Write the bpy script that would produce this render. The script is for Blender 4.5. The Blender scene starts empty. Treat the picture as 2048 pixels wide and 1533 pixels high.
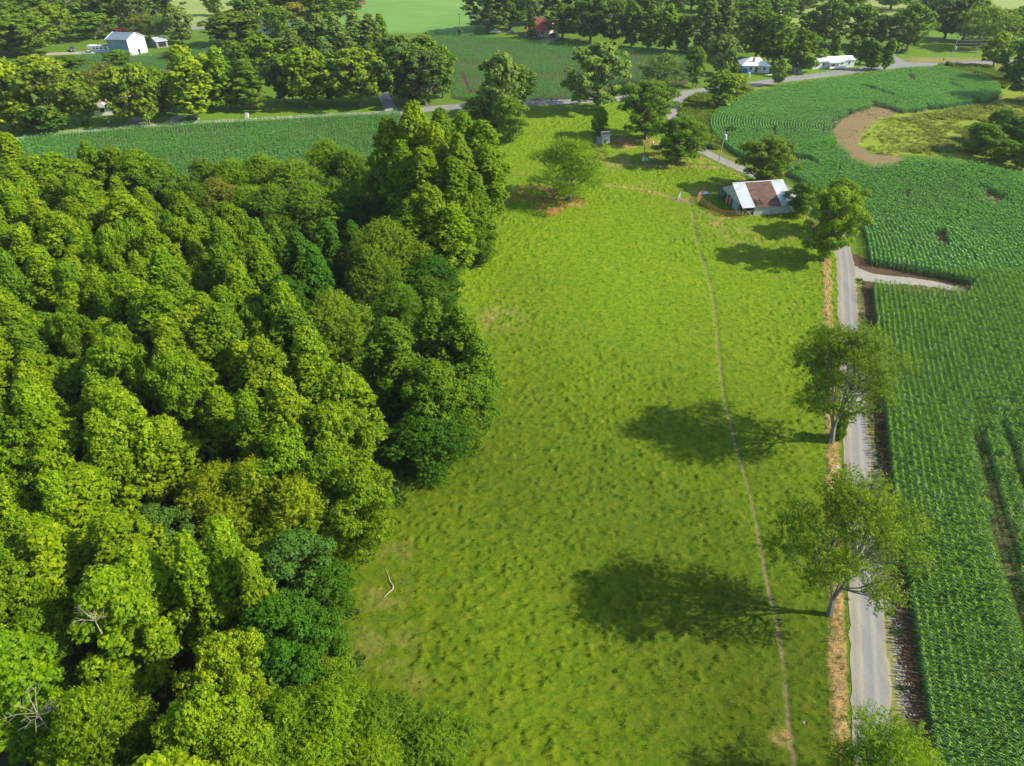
import bpy, math, random
import numpy as np
from mathutils import Vector, kdtree
from mathutils.geometry import tessellate_polygon
C = bpy.context.scene
COL = C.collection
# ------------------------------------------------------------------ camera, light
FPX, CAMH, YH = 1420.0, 60.0, -245.0          # focal length in photo pixels, flying height, horizon row
PH = math.atan((766.5-YH)/FPX)
cam = bpy.data.objects.new('camera', bpy.data.cameras.new('camera')); COL.objects.link(cam)
cam.location = (0, 0, CAMH); cam.rotation_euler = (math.pi/2-PH, 0, 0)
cam.data.sensor_width = 36.0; cam.data.sensor_fit = 'HORIZONTAL'; cam.data.lens = 36.0*FPX/2048
cam.data.clip_start = 1; cam.data.clip_end = 6000
C.camera = cam
SUN_EL = math.radians(37.0); SUN_AZ = math.radians(-7.0)      # azimuth measured from +X
world = bpy.data.worlds.new('World'); C.world = world; world.use_nodes = True
wn = world.node_tree; bg = wn.nodes['Background']
sky = wn.nodes.new('ShaderNodeTexSky'); sky.sky_type = 'NISHITA'; sky.sun_disc = False
sky.sun_elevation = SUN_EL; sky.sun_rotation = math.pi/2-SUN_AZ
wn.links.new(sky.outputs[0], bg.inputs[0]); bg.inputs[1].default_value = 0.15
sl = bpy.data.lights.new('sun', 'SUN'); sl.energy = 5.0; sl.angle = math.radians(0.6); sl.color = (1.0, 0.91, 0.72)
so = bpy.data.objects.new('sun', sl); COL.objects.link(so)
sd = Vector((math.cos(SUN_EL)*math.cos(SUN_AZ), math.cos(SUN_EL)*math.sin(SUN_AZ), math.sin(SUN_EL)))
so.rotation_euler = sd.to_track_quat('Z', 'Y').to_euler(); so.location = (100, -20, 120)
C.view_settings.view_transform = 'Standard'; C.view_settings.look = 'None'
C.view_settings.exposure = 0.55; C.view_settings.gamma = 1.0
C.render.engine = 'CYCLES'
C.cycles.max_bounces = 6; C.cycles.transparent_max_bounces = 6

# ------------------------------------------------------------------ measuring helpers
def P(x, y, z=0.0):
    u = (x-1024)/FPX; v = (766.5-y)/FPX
    d = (u, math.cos(PH)+v*math.sin(PH), -math.sin(PH)+v*math.cos(PH))
    t = (CAMH-z)/(-d[2]); return (d[0]*t, d[1]*t, z)
def Q(p):
    z = p[2]-CAMH
    dz = p[1]*math.cos(PH)-z*math.sin(PH); v = (p[1]*math.sin(PH)+z*math.cos(PH))/dz
    return (1024+FPX*p[0]/dz, 766.5-FPX*v, dz)
def height_at(B, ty):
    lo, hi = 0.0, 50.0
    for _ in range(30):
        m = (lo+hi)/2
        if Q((B[0], B[1], m))[1] > ty: lo = m
        else: hi = m
    return lo
def PX(pts, z=0.0): return [P(a, b, z) for a, b in pts]

# ------------------------------------------------------------------ tags
def tag(o, label=None, cat=None, group=None, kind=None):
    if label: o['label'] = label
    if cat: o['category'] = cat
    if group: o['group'] = group
    if kind: o['kind'] = kind
    return o
def thing(name, label, cat, loc=(0, 0, 0), rz=0.0, group=None):
    o = bpy.data.objects.new(name, None); COL.objects.link(o)
    o.location = loc; o.rotation_euler = (0, 0, rz); o.empty_display_size = 0.5
    return tag(o, label, cat, group)
def link(name, me, parent=None, mat=None):
    if mat is not None: me.materials.append(mat)
    o = bpy.data.objects.new(name, me); COL.objects.link(o)
    if parent is not None: o.parent = parent
    return o

# ------------------------------------------------------------------ numpy noise
def _h(ix, iy, s):
    n = (ix.astype(np.int64)*374761393 + iy.astype(np.int64)*668265263 + s*974711) & 0x7fffffff
    n = ((n ^ (n >> 13))*1274126177) & 0x7fffffff
    return ((n ^ (n >> 16)) & 0xffff)/65535.0
def vnoise(x, y, s=0):
    ix = np.floor(x); iy = np.floor(y); fx = x-ix; fy = y-iy
    fx = fx*fx*(3-2*fx); fy = fy*fy*(3-2*fy)
    a = _h(ix, iy, s); b = _h(ix+1, iy, s); c = _h(ix, iy+1, s); d = _h(ix+1, iy+1, s)
    return (a*(1-fx)+b*fx)*(1-fy)+(c*(1-fx)+d*fx)*fy
def fbm(x, y, s=0, o=3):
    r = 0; a = 0.5
    for k in range(o): r = r+a*vnoise(x*2**k, y*2**k, s+k*17); a *= 0.5
    return r/(1-0.5**o)
def inpoly(X, Y, poly):
    r = np.zeros(X.shape, bool); n = len(poly)
    for i in range(n):
        x0, y0 = poly[i][:2]; x1, y1 = poly[(i+1) % n][:2]
        if y0 == y1: continue
        c = ((y0 > Y) != (y1 > Y)) & (X < (x1-x0)*(Y-y0)/(y1-y0)+x0); r ^= c
    return r
def polydist(X, Y, line):
    best = np.full(X.shape, 1e9)
    for i in range(len(line)-1):
        x0, y0 = line[i][:2]; x1, y1 = line[i+1][:2]
        dx, dy = x1-x0, y1-y0; L = dx*dx+dy*dy+1e-9
        t = np.clip(((X-x0)*dx+(Y-y0)*dy)/L, 0, 1)
        best = np.minimum(best, np.hypot(X-x0-t*dx, Y-y0-t*dy))
    return best
def smooth(pts, n=8):
    p = [Vector((a[0], a[1], a[2] if len(a) > 2 else 0)) for a in pts]
    p = [p[0]*2-p[1]]+p+[p[-1]*2-p[-2]]; out = []
    for i in range(1, len(p)-2):
        for k in range(n):
            t = k/n
            out.append(0.5*((2*p[i])+(p[i+1]-p[i-1])*t+(2*p[i-1]-5*p[i]+4*p[i+1]-p[i+2])*t*t+(3*p[i]-p[i-1]-3*p[i+1]+p[i+2])*t**3))
    out.append(p[-2]); return out

# ------------------------------------------------------------------ materials
MATS = {}
def newmat(name):
    m = bpy.data.materials.new(name); m.use_nodes = True; MATS[name] = m
    nt = m.node_tree; nt.nodes.clear()
    out = nt.nodes.new('ShaderNodeOutputMaterial'); b = nt.nodes.new('ShaderNodeBsdfPrincipled')
    nt.links.new(b.outputs[0], out.inputs[0]); return m, nt, b, out
def nnoise(nt, scale, detail=4, rough=0.6, stretch=None, vec=None, dist=0.0):
    n = nt.nodes.new('ShaderNodeTexNoise'); n.inputs['Scale'].default_value = scale
    n.inputs['Detail'].default_value = detail; n.inputs['Roughness'].default_value = rough; n.inputs['Distortion'].default_value = dist
    if vec is None:
        g = nt.nodes.new('ShaderNodeNewGeometry'); vec = g.outputs['Position']
    if stretch:
        mp = nt.nodes.new('ShaderNodeMapping'); mp.inputs['Scale'].default_value = stretch[:3]
        if len(stretch) > 3: mp.inputs['Rotation'].default_value = (0, 0, stretch[3])
        nt.links.new(vec, mp.inputs['Vector']); vec = mp.outputs[0]
    nt.links.new(vec, n.inputs['Vector']); return n.outputs['Fac']
def ramp(nt, fac, stops):
    r = nt.nodes.new('ShaderNodeValToRGB'); e = r.color_ramp.elements
    while len(e) < len(stops): e.new(0.5)
    for i, (p, c) in enumerate(stops): e[i].position = p; e[i].color = (*c, 1) if len(c) == 3 else c
    nt.links.new(fac, r.inputs[0]); return r.outputs[0]
def mixc(nt, fac, a, b, mode='MIX'):
    m = nt.nodes.new('ShaderNodeMix'); m.data_type = 'RGBA'; m.blend_type = mode
    for i, v in ((0, fac), (6, a), (7, b)):
        if hasattr(v, 'is_linked'): nt.links.new(v, m.inputs[i])
        else: m.inputs[i].default_value = v if i == 0 else (*v[:3], 1)
    return m.outputs[2]
def bump(nt, b, h, strength, dist=0.1):
    bp = nt.nodes.new('ShaderNodeBump'); bp.inputs['Strength'].default_value = strength; bp.inputs['Distance'].default_value = dist
    nt.links.new(h, bp.inputs['Height']); nt.links.new(bp.outputs[0], b.inputs['Normal'])
def attr(nt, name, out='Color'):
    a = nt.nodes.new('ShaderNodeAttribute'); a.attribute_name = name; return a.outputs[out]

def ground_mat(name, cols, s1=0.08, s2=1.2, s3=8.0, rough=0.95, bs=0.5, bd=0.12, stretch=None):
    m, nt, b, out = newmat(name)
    n1 = nnoise(nt, s1, 4); n2 = nnoise(nt, s2, 5, 0.7, stretch); n3 = nnoise(nt, s3, 4, 0.7)
    c1 = ramp(nt, n1, [(0.35, cols[0]), (0.65, cols[1])])
    c2 = ramp(nt, n2, [(0.35, cols[2]), (0.7, cols[1])])
    c = mixc(nt, 0.5, c1, c2)
    f = ramp(nt, n3, [(0.25, (0.6, 0.6, 0.6)), (0.75, (1.35, 1.35, 1.35))])
    c = mixc(nt, 1.0, c, f, 'MULTIPLY'); nt.links.new(c, b.inputs['Base Color'])
    b.inputs['Roughness'].default_value = rough; b.inputs['Specular IOR Level'].default_value = 0.15
    bump(nt, b, n3, bs, bd); return m
GR_A, GR_B, GR_C = (0.12, 0.21, 0.010), (0.17, 0.27, 0.012), (0.06, 0.135, 0.008)
M_grass = ground_mat('grass_ground', (GR_C, (0.105, 0.20, 0.012), (0.13, 0.19, 0.02)))
M_lawn = ground_mat('lawn', ((0.085, 0.19, 0.010), (0.14, 0.26, 0.012), (0.10, 0.17, 0.012)), s1=0.05, s2=0.5)
M_hay = ground_mat('hay_field', ((0.11, 0.25, 0.05), (0.17, 0.33, 0.07), (0.13, 0.24, 0.05)), s1=0.02, s2=0.15, s3=2.0, stretch=(0.3, 1, 1, 0.3))
M_palef = ground_mat('pale_field', ((0.22, 0.30, 0.07), (0.28, 0.35, 0.10), (0.22, 0.27, 0.08)), s1=0.02, s2=0.12, s3=2.0)
M_floor = ground_mat('wood_floor', ((0.030, 0.030, 0.012), (0.045, 0.05, 0.015), (0.06, 0.045, 0.022)), s1=0.15, s2=1.5, bd=0.3)
M_soil = ground_mat('field_soil', ((0.085, 0.055, 0.032), (0.12, 0.075, 0.042), (0.06, 0.042, 0.024)), s1=0.2, s2=2.0, bd=0.1)
M_brown = ground_mat('bare_soil', ((0.21, 0.140, 0.078), (0.26, 0.165, 0.095), (0.14, 0.16, 0.035)), s1=0.06, s2=0.5, s3=3.0, bd=0.08)
M_redsoil = ground_mat('red_clay', ((0.34, 0.155, 0.06), (0.42, 0.20, 0.08), (0.25, 0.14, 0.05)), s1=0.3, s2=1.5, s3=4.0)
M_marsh = ground_mat('marsh_grass', ((0.16, 0.23, 0.014), (0.26, 0.35, 0.018), (0.20, 0.22, 0.035)), s1=0.06, s2=0.35, s3=2.2, bs=0.8, bd=0.5)
M_lime = ground_mat('lime_grass', ((0.13, 0.22, 0.012), (0.23, 0.34, 0.012), (0.20, 0.19, 0.04)), s1=0.10, s2=0.35, s3=2.0)
M_verge = ground_mat('verge', ((0.20, 0.20, 0.05), (0.30, 0.26, 0.09), (0.12, 0.16, 0.025)), s1=0.2, s2=0.8, s3=4.0)
M_weedg = ground_mat('weedy_ground', ((0.12, 0.17, 0.015), (0.19, 0.24, 0.02), (0.20, 0.17, 0.04)), s1=0.15, s2=0.6, s3=3.0)
M_gravel = ground_mat('gravel', ((0.30, 0.29, 0.26), (0.37, 0.36, 0.33), (0.24, 0.22, 0.18)), s1=0.4, s2=2.5, s3=14.0, bs=0.4, bd=0.04)
M_lane = ground_mat('lane_gravel', ((0.34, 0.33, 0.27), (0.42, 0.40, 0.33), (0.24, 0.26, 0.16)), s1=0.1, s2=1.0, s3=6.0)
M_asphfar = ground_mat('asphalt_far', ((0.23, 0.24, 0.24), (0.28, 0.28, 0.28), (0.21, 0.21, 0.21)), s1=0.05, s2=0.6, s3=6.0, bs=0.15, bd=0.02)

def road_mat():
    m, nt, b, out = newmat('asphalt_road')
    u = attr(nt, 'across', 'Fac')
    base = ramp(nt, u, [(0.0, (0.30, 0.26, 0.20)), (0.06, (0.27, 0.25, 0.21)), (0.14, (0.23, 0.225, 0.21)), (0.30, (0.31, 0.28, 0.22)),
                        (0.36, (0.235, 0.235, 0.235)), (0.55, (0.20, 0.21, 0.22)), (0.66, (0.29, 0.28, 0.255)), (0.78, (0.22, 0.225, 0.23)),
                        (0.94, (0.25, 0.235, 0.20)), (1.0, (0.36, 0.29, 0.20))])
    n1 = nnoise(nt, 0.5, 4, 0.6, (1, 0.15, 1, -0.05)); n2 = nnoise(nt, 9, 5, 0.8)
    c = mixc(nt, 1.0, base, ramp(nt, n1, [(0.3, (0.82, 0.82, 0.83)), (0.7, (1.15, 1.13, 1.08))]), 'MULTIPLY')
    c = mixc(nt, 1.0, c, ramp(nt, n2, [(0.3, (0.78, 0.78, 0.78)), (0.7, (1.25, 1.22, 1.18))]), 'MULTIPLY')
    nt.links.new(c, b.inputs['Base Color']); b.inputs['Roughness'].default_value = 0.9
    bump(nt, b, n2, 0.2, 0.02); return m
M_road = road_mat()

def pasture_mat():
    m, nt, b, out = newmat('pasture_grass')
    z = attr(nt, 'zone'); sep = nt.nodes.new('ShaderNodeSeparateColor'); nt.links.new(z, sep.inputs[0])
    n1 = nnoise(nt, 0.035, 3, 0.6, None, None, 0.5); n2 = nnoise(nt, 0.9, 6, 0.75); n3 = nnoise(nt, 7.0, 4, 0.8); n4 = nnoise(nt, 0.28, 5, 0.7)
    c1 = ramp(nt, n1, [(0.35, (0.100, 0.180, 0.003)), (0.7, (0.168, 0.240, 0.003))])
    c2 = ramp(nt, n2, [(0.32, (0.048, 0.125, 0.003)), (0.5, (0.118, 0.200, 0.003)), (0.68, (0.215, 0.250, 0.010))])
    c = mixc(nt, 0.72, c1, c2)
    c = mixc(nt, ramp(nt, n4, [(0.60, (0, 0, 0)), (0.80, (0.5, 0.5, 0.5))]), c, (0.24, 0.23, 0.045))
    c = mixc(nt, 1.0, c, ramp(nt, n3, [(0.25, (0.55, 0.6, 0.55)), (0.75, (1.4, 1.35, 1.3))]), 'MULTIPLY')
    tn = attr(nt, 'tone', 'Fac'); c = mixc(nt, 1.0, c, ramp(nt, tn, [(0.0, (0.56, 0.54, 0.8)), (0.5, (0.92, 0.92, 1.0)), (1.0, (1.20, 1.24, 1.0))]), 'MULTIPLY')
    straw = ramp(nt, n3, [(0.3, (0.30, 0.19, 0.07)), (0.7, (0.50, 0.35, 0.15))])
    c = mixc(nt, sep.outputs[0], c, straw)
    soil = ramp(nt, n2, [(0.3, (0.26, 0.11, 0.035)), (0.7, (0.46, 0.20, 0.075))])
    c = mixc(nt, sep.outputs[1], c, soil)
    trk = ramp(nt, n3, [(0.3, (0.13, 0.105, 0.05)), (0.7, (0.29, 0.22, 0.13))])
    c = mixc(nt, sep.outputs[2], c, trk)
    nt.links.new(c, b.inputs['Base Color']); b.inputs['Roughness'].default_value = 0.9; b.inputs['Specular IOR Level'].default_value = 0.15
    bump(nt, b, n3, 0.9, 0.12); return m
M_pasture = pasture_mat()

def leaf_mat(name, bright=1.0, trans=0.35, gloss=0.45, obj=True, col=(0.1, 0.2, 0.02), tip_lit_col=(1.85, 1.50, 0.9)):
    m, nt, b, out = newmat(name)
    if obj:
        oi = nt.nodes.new('ShaderNodeObjectInfo'); base = oi.outputs['Color']
    else:
        rg = nt.nodes.new('ShaderNodeRGB'); rg.outputs[0].default_value = (*col, 1); base = rg.outputs[0]
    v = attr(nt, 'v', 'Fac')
    k = ramp(nt, v, [(0.0, (0.45, 0.55, 0.55)), (0.45, (0.92, 0.97, 1.0)), (1.0, tip_lit_col)])  # for trees the bright end also carries painted light on upper leaves
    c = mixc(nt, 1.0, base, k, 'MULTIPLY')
    c = mixc(nt, 1.0, c, (bright, bright, bright), 'MULTIPLY')
    nt.links.new(c, b.inputs['Base Color']); b.inputs['Roughness'].default_value = gloss
    b.inputs['Specular IOR Level'].default_value = 0.22
    t = nt.nodes.new('ShaderNodeBsdfTranslucent')
    c2 = mixc(nt, 1.0, c, (1.3, 1.25, 0.6), 'MULTIPLY'); nt.links.new(c2, t.inputs[0])
    mx = nt.nodes.new('ShaderNodeMixShader'); mx.inputs[0].default_value = trans
    nt.links.new(b.outputs[0], mx.inputs[1]); nt.links.new(t.outputs[0], mx.inputs[2]); nt.links.new(mx.outputs[0], out.inputs[0])
    return m
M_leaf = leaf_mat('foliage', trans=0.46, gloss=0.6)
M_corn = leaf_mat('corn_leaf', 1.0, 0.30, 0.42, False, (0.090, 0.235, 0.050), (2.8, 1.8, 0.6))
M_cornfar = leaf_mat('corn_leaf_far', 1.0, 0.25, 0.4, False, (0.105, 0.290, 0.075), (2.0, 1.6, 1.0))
M_weed = leaf_mat('weed_leaf', 1.0, 0.3, 0.5, False, (0.16, 0.25, 0.012), (1.5, 1.2, 1.2))
M_blade = leaf_mat('grass_blade', 1.0, 0.5, 0.5, False, (0.122, 0.205, 0.003), (1.9, 1.4, 2.0))
M_straw = leaf_mat('dry_grass_blade', 1.0, 0.25, 0.6, False, (0.42, 0.27, 0.10), (1.3, 1.25, 1.1))

def plain(name, col, rough=0.7, metal=0.0, var=0.25, scale=2.0, spec=0.4, stretch=None, col2=None, bs=0.0):
    m, nt, b, out = newmat(name)
    n = nnoise(nt, scale, 5, 0.7, stretch, nt.nodes.new('ShaderNodeTexCoord').outputs['Object'])
    c2 = col2 or tuple(min(1, v*(1+var)) for v in col); c1 = tuple(v*(1-var) for v in col)
    c = ramp(nt, n, [(0.35, c1), (0.65, c2)])
    nt.links.new(c, b.inputs['Base Color']); b.inputs['Roughness'].default_value = rough; b.inputs['Metallic'].default_value = metal
    b.inputs['Specular IOR Level'].default_value = spec
    if bs: bump(nt, b, n, bs, 0.05)
    return m
M_bark = plain('bark', (0.16, 0.14, 0.11), 0.95, 0, 0.4, 4.0, 0.1, (1, 1, 0.2), bs=0.5)
M_barkg = plain('grey_bark', (0.20, 0.21, 0.175), 0.95, 0, 0.35, 3.0, 0.1, (1, 1, 0.3), bs=0.4)
M_dead = plain('dead_wood', (0.38, 0.33, 0.26), 0.9, 0, 0.25, 3.0, 0.1)
M_pole = plain('pole_wood', (0.22, 0.19, 0.15), 0.9, 0, 0.3, 3.0, 0.1, (1, 1, 0.1))
M_greypole = plain('weathered_pole', (0.42, 0.41, 0.38), 0.9, 0, 0.2, 3.0, 0.1)
M_metal = plain('galvanised', (0.55, 0.58, 0.6), 0.45, 0.4, 0.12, 2.0)
M_wire = plain('wire', (0.35, 0.35, 0.35), 0.5, 0.5)
M_white = plain('white_paint', (0.78, 0.78, 0.76), 0.5, 0, 0.06, 1.0)
M_glass = plain('dark_glass', (0.03, 0.04, 0.05), 0.12, 0, 0.1, 1.0, 0.8)
M_black = plain('black_rubber', (0.03, 0.03, 0.03), 0.8)
M_orange = plain('orange_pipe', (0.50, 0.21, 0.06), 0.6, 0.1, 0.25, 1.5)

# ------------------------------------------------------------------ mesh builders
class MB:
    def __init__(s): s.v = []; s.f = []
    def box(s, c, d, rz=0.0, taper=1.0):
        n = len(s.v); cx, cy, cz = c; hx, hy, hz = d[0]/2, d[1]/2, d[2]/2; cr, sr = math.cos(rz), math.sin(rz)
        for z, k in ((-hz, 1.0), (hz, taper)):
            for x, y in ((-hx, -hy), (hx, -hy), (hx, hy), (-hx, hy)):
                x *= k; y *= k; s.v.append((cx+x*cr-y*sr, cy+x*sr+y*cr, cz+z))
        for f in ((0, 3, 2, 1), (4, 5, 6, 7), (0, 1, 5, 4), (1, 2, 6, 5), (2, 3, 7, 6), (3, 0, 4, 7)): s.f.append(tuple(n+i for i in f))
        return s
    def tube(s, pts, rad, n=6, cap=True):
        pts = [Vector(p) for p in pts]; base = len(s.v); m = len(pts)
        if not hasattr(rad, '__len__'): rad = [rad]*m
        for i, p in enumerate(pts):
            d = (pts[min(i+1, m-1)]-pts[max(i-1, 0)]).normalized()
            a = d.cross(Vector((0, 0, 1)) if abs(d.z) < 0.9 else Vector((1, 0, 0))).normalized(); b = d.cross(a)
            for k in range(n):
                t = 2*math.pi*k/n; s.v.append(tuple(p+(a*math.cos(t)+b*math.sin(t))*rad[i]))
        for i in range(m-1):
            for k in range(n):
                s.f.append((base+i*n+k, base+i*n+(k+1) % n, base+(i+1)*n+(k+1) % n, base+(i+1)*n+k))
        if cap: s.f.append(tuple(base+k for k in range(n))); s.f.append(tuple(base+(m-1)*n+k for k in reversed(range(n))))
        return s
    def slab(s, quad, th):                        # thick sheet: quad corners, thickness along its normal (downwards)
        q = [Vector(p) for p in quad]; nn = (q[1]-q[0]).cross(q[-1]-q[0]).normalized()
        if nn.z < 0: nn = -nn
        n = len(s.v); k = len(q)
        for p in q: s.v.append(tuple(p))
        for p in q: s.v.append(tuple(p-nn*th))
        s.f.append(tuple(range(n, n+k))); s.f.append(tuple(reversed(range(n+k, n+2*k))))
        for i in range(k): s.f.append((n+i, n+k+i, n+k+(i+1) % k, n+(i+1) % k))
        return s
    def wall(s, poly, off):                       # vertical polygon (3D points) extruded by vector off
        off = Vector(off); n = len(s.v); k = len(poly)
        for p in poly: s.v.append(tuple(Vector(p)))
        for p in poly: s.v.append(tuple(Vector(p)+off))
        s.f.append(tuple(range(n, n+k))); s.f.append(tuple(reversed(range(n+k, n+2*k))))
        for i in range(k): s.f.append((n+i, n+k+i, n+k+(i+1) % k, n+(i+1) % k))
        return s
    def build(s, name, mat, parent=None):
        me = bpy.data.meshes.new(name); me.from_pydata(s.v, [], s.f); me.update()
        return link(name, me, parent, mat)
def quads_mesh(name, V, v=None, mat=None):
    """V: (n,4,3) array of quads"""
    n = len(V); me = bpy.data.meshes.new(name)
    me.vertices.add(n*4); me.vertices.foreach_set('co', V.reshape(-1).astype(np.float32))
    me.loops.add(n*4); me.loops.foreach_set('vertex_index', np.arange(n*4, dtype=np.int32))
    me.polygons.add(n); me.polygons.foreach_set('loop_start', np.arange(0, n*4, 4, dtype=np.int32))
    me.update(calc_edges=True)
    if v is not None:
        a = me.attributes.new('v', 'FLOAT', 'FACE'); a.data.foreach_set('value', v.astype(np.float32))
    if mat: me.materials.append(mat)
    return me

# ------------------------------------------------------------------ flat ground sheets
def jag(poly, step, amp, seed):
    r = random.Random(seed); out = []
    n = len(poly)
    for i in range(n):
        a = Vector(poly[i][:2]); b = Vector(poly[(i+1) % n][:2]); L = (b-a).length; k = max(1, min(90, int(L/step)))
        for j in range(k):
            p = a.lerp(b, j/k); w = amp*1.6
            nx_ = float(vnoise(np.array([p.x*.22+seed]), np.array([p.y*.22]), 7)[0]+.5*vnoise(np.array([p.x*.8]), np.array([p.y*.8]), 8)[0]-.75)*w; ny_ = float(vnoise(np.array([p.x*.22]), np.array([p.y*.22+seed]), 9)[0]+.5*vnoise(np.array([p.x*.8]), np.array([p.y*.8]), 10)[0]-.75)*w
            out.append((p.x+nx_+r.uniform(-amp, amp)*.35, p.y+ny_+r.uniform(-amp, amp)*.35))
    return out
def sheet(name, pts, z, mat, step=2.0, amp=0.4, label=None, seed=1, px=True):
    w = PX(pts) if px else pts
    w = jag(w, step, amp, seed)
    vs = [Vector((a, b, 0)) for a, b in w]; tri = tessellate_polygon([vs])
    me = bpy.data.meshes.new(name); me.from_pydata([(v.x, v.y, z) for v in vs], [], [tuple(t) for t in tri]); me.update()
    if me.polygons and me.polygons[0].normal.z < 0: me.flip_normals()
    o = link(name, me, None, mat); tag(o, kind='structure')
    if label: o['label'] = label
    return o
def ribbon(name, pts, width, z, mat, px=True, jit=0.0, label=None, seed=3, cols=2):
    w = smooth(PX(pts) if px else pts, 10); r = random.Random(seed)
    V = []; F = []; A = []
    for i, p in enumerate(w):
        d = (w[min(i+1, len(w)-1)]-w[max(i-1, 0)]); d.z = 0; d.normalize(); nrm = Vector((d.y, -d.x, 0))
        wd = width[0]+(width[1]-width[0])*i/(len(w)-1) if hasattr(width, '__len__') else width
        for k in range(cols):
            t = k/(cols-1); jj = r.uniform(-jit, jit) if k in (0, cols-1) else 0
            q = p+nrm*((t-0.5)*wd+jj); V.append((q.x, q.y, z)); A.append(t)
    for i in range(len(w)-1):
        for k in range(cols-1): a = i*cols+k; F.append((a, a+1, a+cols+1, a+cols))
    me = bpy.data.meshes.new(name); me.from_pydata(V, [], F); me.update()
    at = me.attributes.new('across', 'FLOAT', 'POINT'); at.data.foreach_set('value', A)
    if me.polygons[0].normal.z < 0: me.flip_normals()
    o = link(name, me, None, mat); tag(o, kind='structure')
    if label: o['label'] = label
    return o

me = bpy.data.meshes.new('ground'); S = 1400
me.from_pydata([(-S, -400, -0.02), (S, -400, -0.02), (S, 1600, -0.02), (-S, 1600, -0.02)], [], [(0, 1, 2, 3)])
tag(link('ground', me, None, M_grass), 'rolling grassland under the whole farm', kind='structure')

# road centreline of the lane on the right and of the cross road
ROADC = [(1752, 1640), (1744, 1450), (1735, 1260), (1722, 1050), (1713, 900), (1700, 700), (1694, 600), (1690, 530), (1678, 480), (1652, 440), (1612, 405), (1562, 374), (1500, 346), (1440, 319), (1395, 296), (1362, 268), (1346, 240), (1348, 215), (1362, 197), (1384, 186)]
ribbon('road', ROADC, 3.35, 0.020, M_road, jit=0.17, cols=9, label='narrow grey asphalt lane running past the corn')
ribbon('cross_road', [(760, 229), (860, 218), (960, 211), (1060, 207), (1130, 204), (1240, 197), (1340, 190), (1385, 185), (1440, 177), (1490, 171), (1560, 161), (1640, 151), (1720, 140), (1790, 133), (1860, 129), (1950, 126), (2040, 123), (2150, 122)], 6.0, 0.024, M_asphfar, jit=0.12, label='grey country road crossing behind the farm')
ribbon('gravel_lane', [(-90, 292), (0, 284), (60, 274), (150, 263), (268, 254), (400, 245), (520, 239), (640, 232), (760, 226)], 3.6, 0.016, M_lane, jit=0.35, label='pale gravel lane between lawns and corn strip')
ribbon('side_lane', [(1822, 131), (1800, 124), (1786, 115), (1776, 106)], 4.5, 0.028, M_asphfar, jit=0.1)
sheet('road_junction', [(1765, 135), (1790, 124), (1860, 124), (1840, 131)], 0.012, M_asphfar, amp=0.1)
sheet('road_fork', [(1352, 200), (1360, 184), (1450, 174), (1440, 180), (1385, 190), (1362, 205)], 0.030, M_asphfar, amp=0.1)
ribbon('farm_drive', [(783, 222), (778, 212), (772, 200), (760, 180)], 4.0, 0.032, M_gravel, jit=0.1, label='pale concrete drive entering under the trees')
ribbon('yard_drive', [(268, 254), (272, 246), (280, 236), (284, 226)], 5.5, 0.020, M_lane, jit=0.3)
ribbon('dirt_drive', [(335, 250), (345, 242), (362, 232)], 4.0, 0.020, M_lane, jit=0.4)
ribbon('garage_drive', [(90, 109), (150, 106.5), (225, 107)], 6.0, 0.016, M_lane, jit=0.4, label='light gravel yard beside the metal garage')
ribbon('upper_road', [(300, 62), (385, 58), (440, 53), (520, 47)], 7.0, 0.016, M_asphfar, jit=0.2)
ribbon('upper_path', [(385, 46), (410, 41), (440, 36)], 2.5, 0.016, M_asphfar, jit=0.2)
ribbon('house_drive', [(1085, 84), (1100, 79), (1112, 73)], 6.0, 0.016, M_lane, jit=0.5)
ribbon('field_drive', [(1692, 538), (1718, 548), (1750, 557), (1800, 561), (1855, 567), (1900, 576), (1932, 584)], (4.8, 1.6), 0.016, M_gravel, jit=0.18, label='pale gravel entrance track into the corn', cols=3)

CORN = [(1905, 1640), (1870, 1533), (1845, 1400), (1815, 1200), (1790, 1050), (1768, 850), (1755, 740), (1747, 640), (1740, 562), (1737, 520), (1731, 490), (1722, 452), (1690, 420), (1640, 390), (1590, 362), (1530, 335), (1475, 314), (1445, 292), (1424, 270), (1419, 250), (1428, 232), (1455, 213), (1500, 193), (1560, 177), (1640, 165), (1740, 152), (1830, 141), (1880, 137), (1915, 148), (1965, 160), (1998, 178), (2000, 195), (1975, 207), (1900, 217), (1808, 229), (1760, 214), (1720, 224), (1688, 240), (1663, 262), (1674, 290), (1708, 322), (1742, 337), (1804, 336), (1808, 322), (1900, 328), (2048, 358), (2300, 412), (2700, 1000), (2700, 1640)]
sheet('field_soil', [(1740, 1640), (1735, 1533), (1720, 1260), (1705, 1000), (1692, 750), (1688, 560), (1690, 500)]+CORN[9:]+[(2700, 1640)], 0.004, M_soil, amp=0.5, label='brown soil showing between the corn rows')
sheet('bare_patch', [(1808, 229), (1760, 212), (1720, 222), (1686, 239), (1661, 262), (1674, 290), (1706, 322), (1743, 338), (1808, 338), (1795, 310), (1745, 308), (1714, 290), (1735, 262), (1760, 240)], 0.008, M_brown, step=.8, amp=1.2, label='bare brown soil patch inside the corn curve')
sheet('lime_grass', [(1712, 291), (1733, 265), (1765, 240), (1800, 229), (1870, 226), (1862, 250), (1800, 282), (1850, 300), (1800, 307), (1745, 305)], 0.010, M_lime, step=.8, amp=2.2, label='lime green new grass wedge by the bare patch')
sheet('marsh', [(1790, 238), (1808, 228), (1905, 216), (1985, 206), (2006, 190), (1990, 165), (2120, 150), (2400, 250), (2300, 400), (2048, 346), (1900, 316), (1800, 309), (1740, 292), (1790, 268)], 0.006, M_marsh, amp=1.0, label='olive rough marsh grass beyond the corn')
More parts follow.
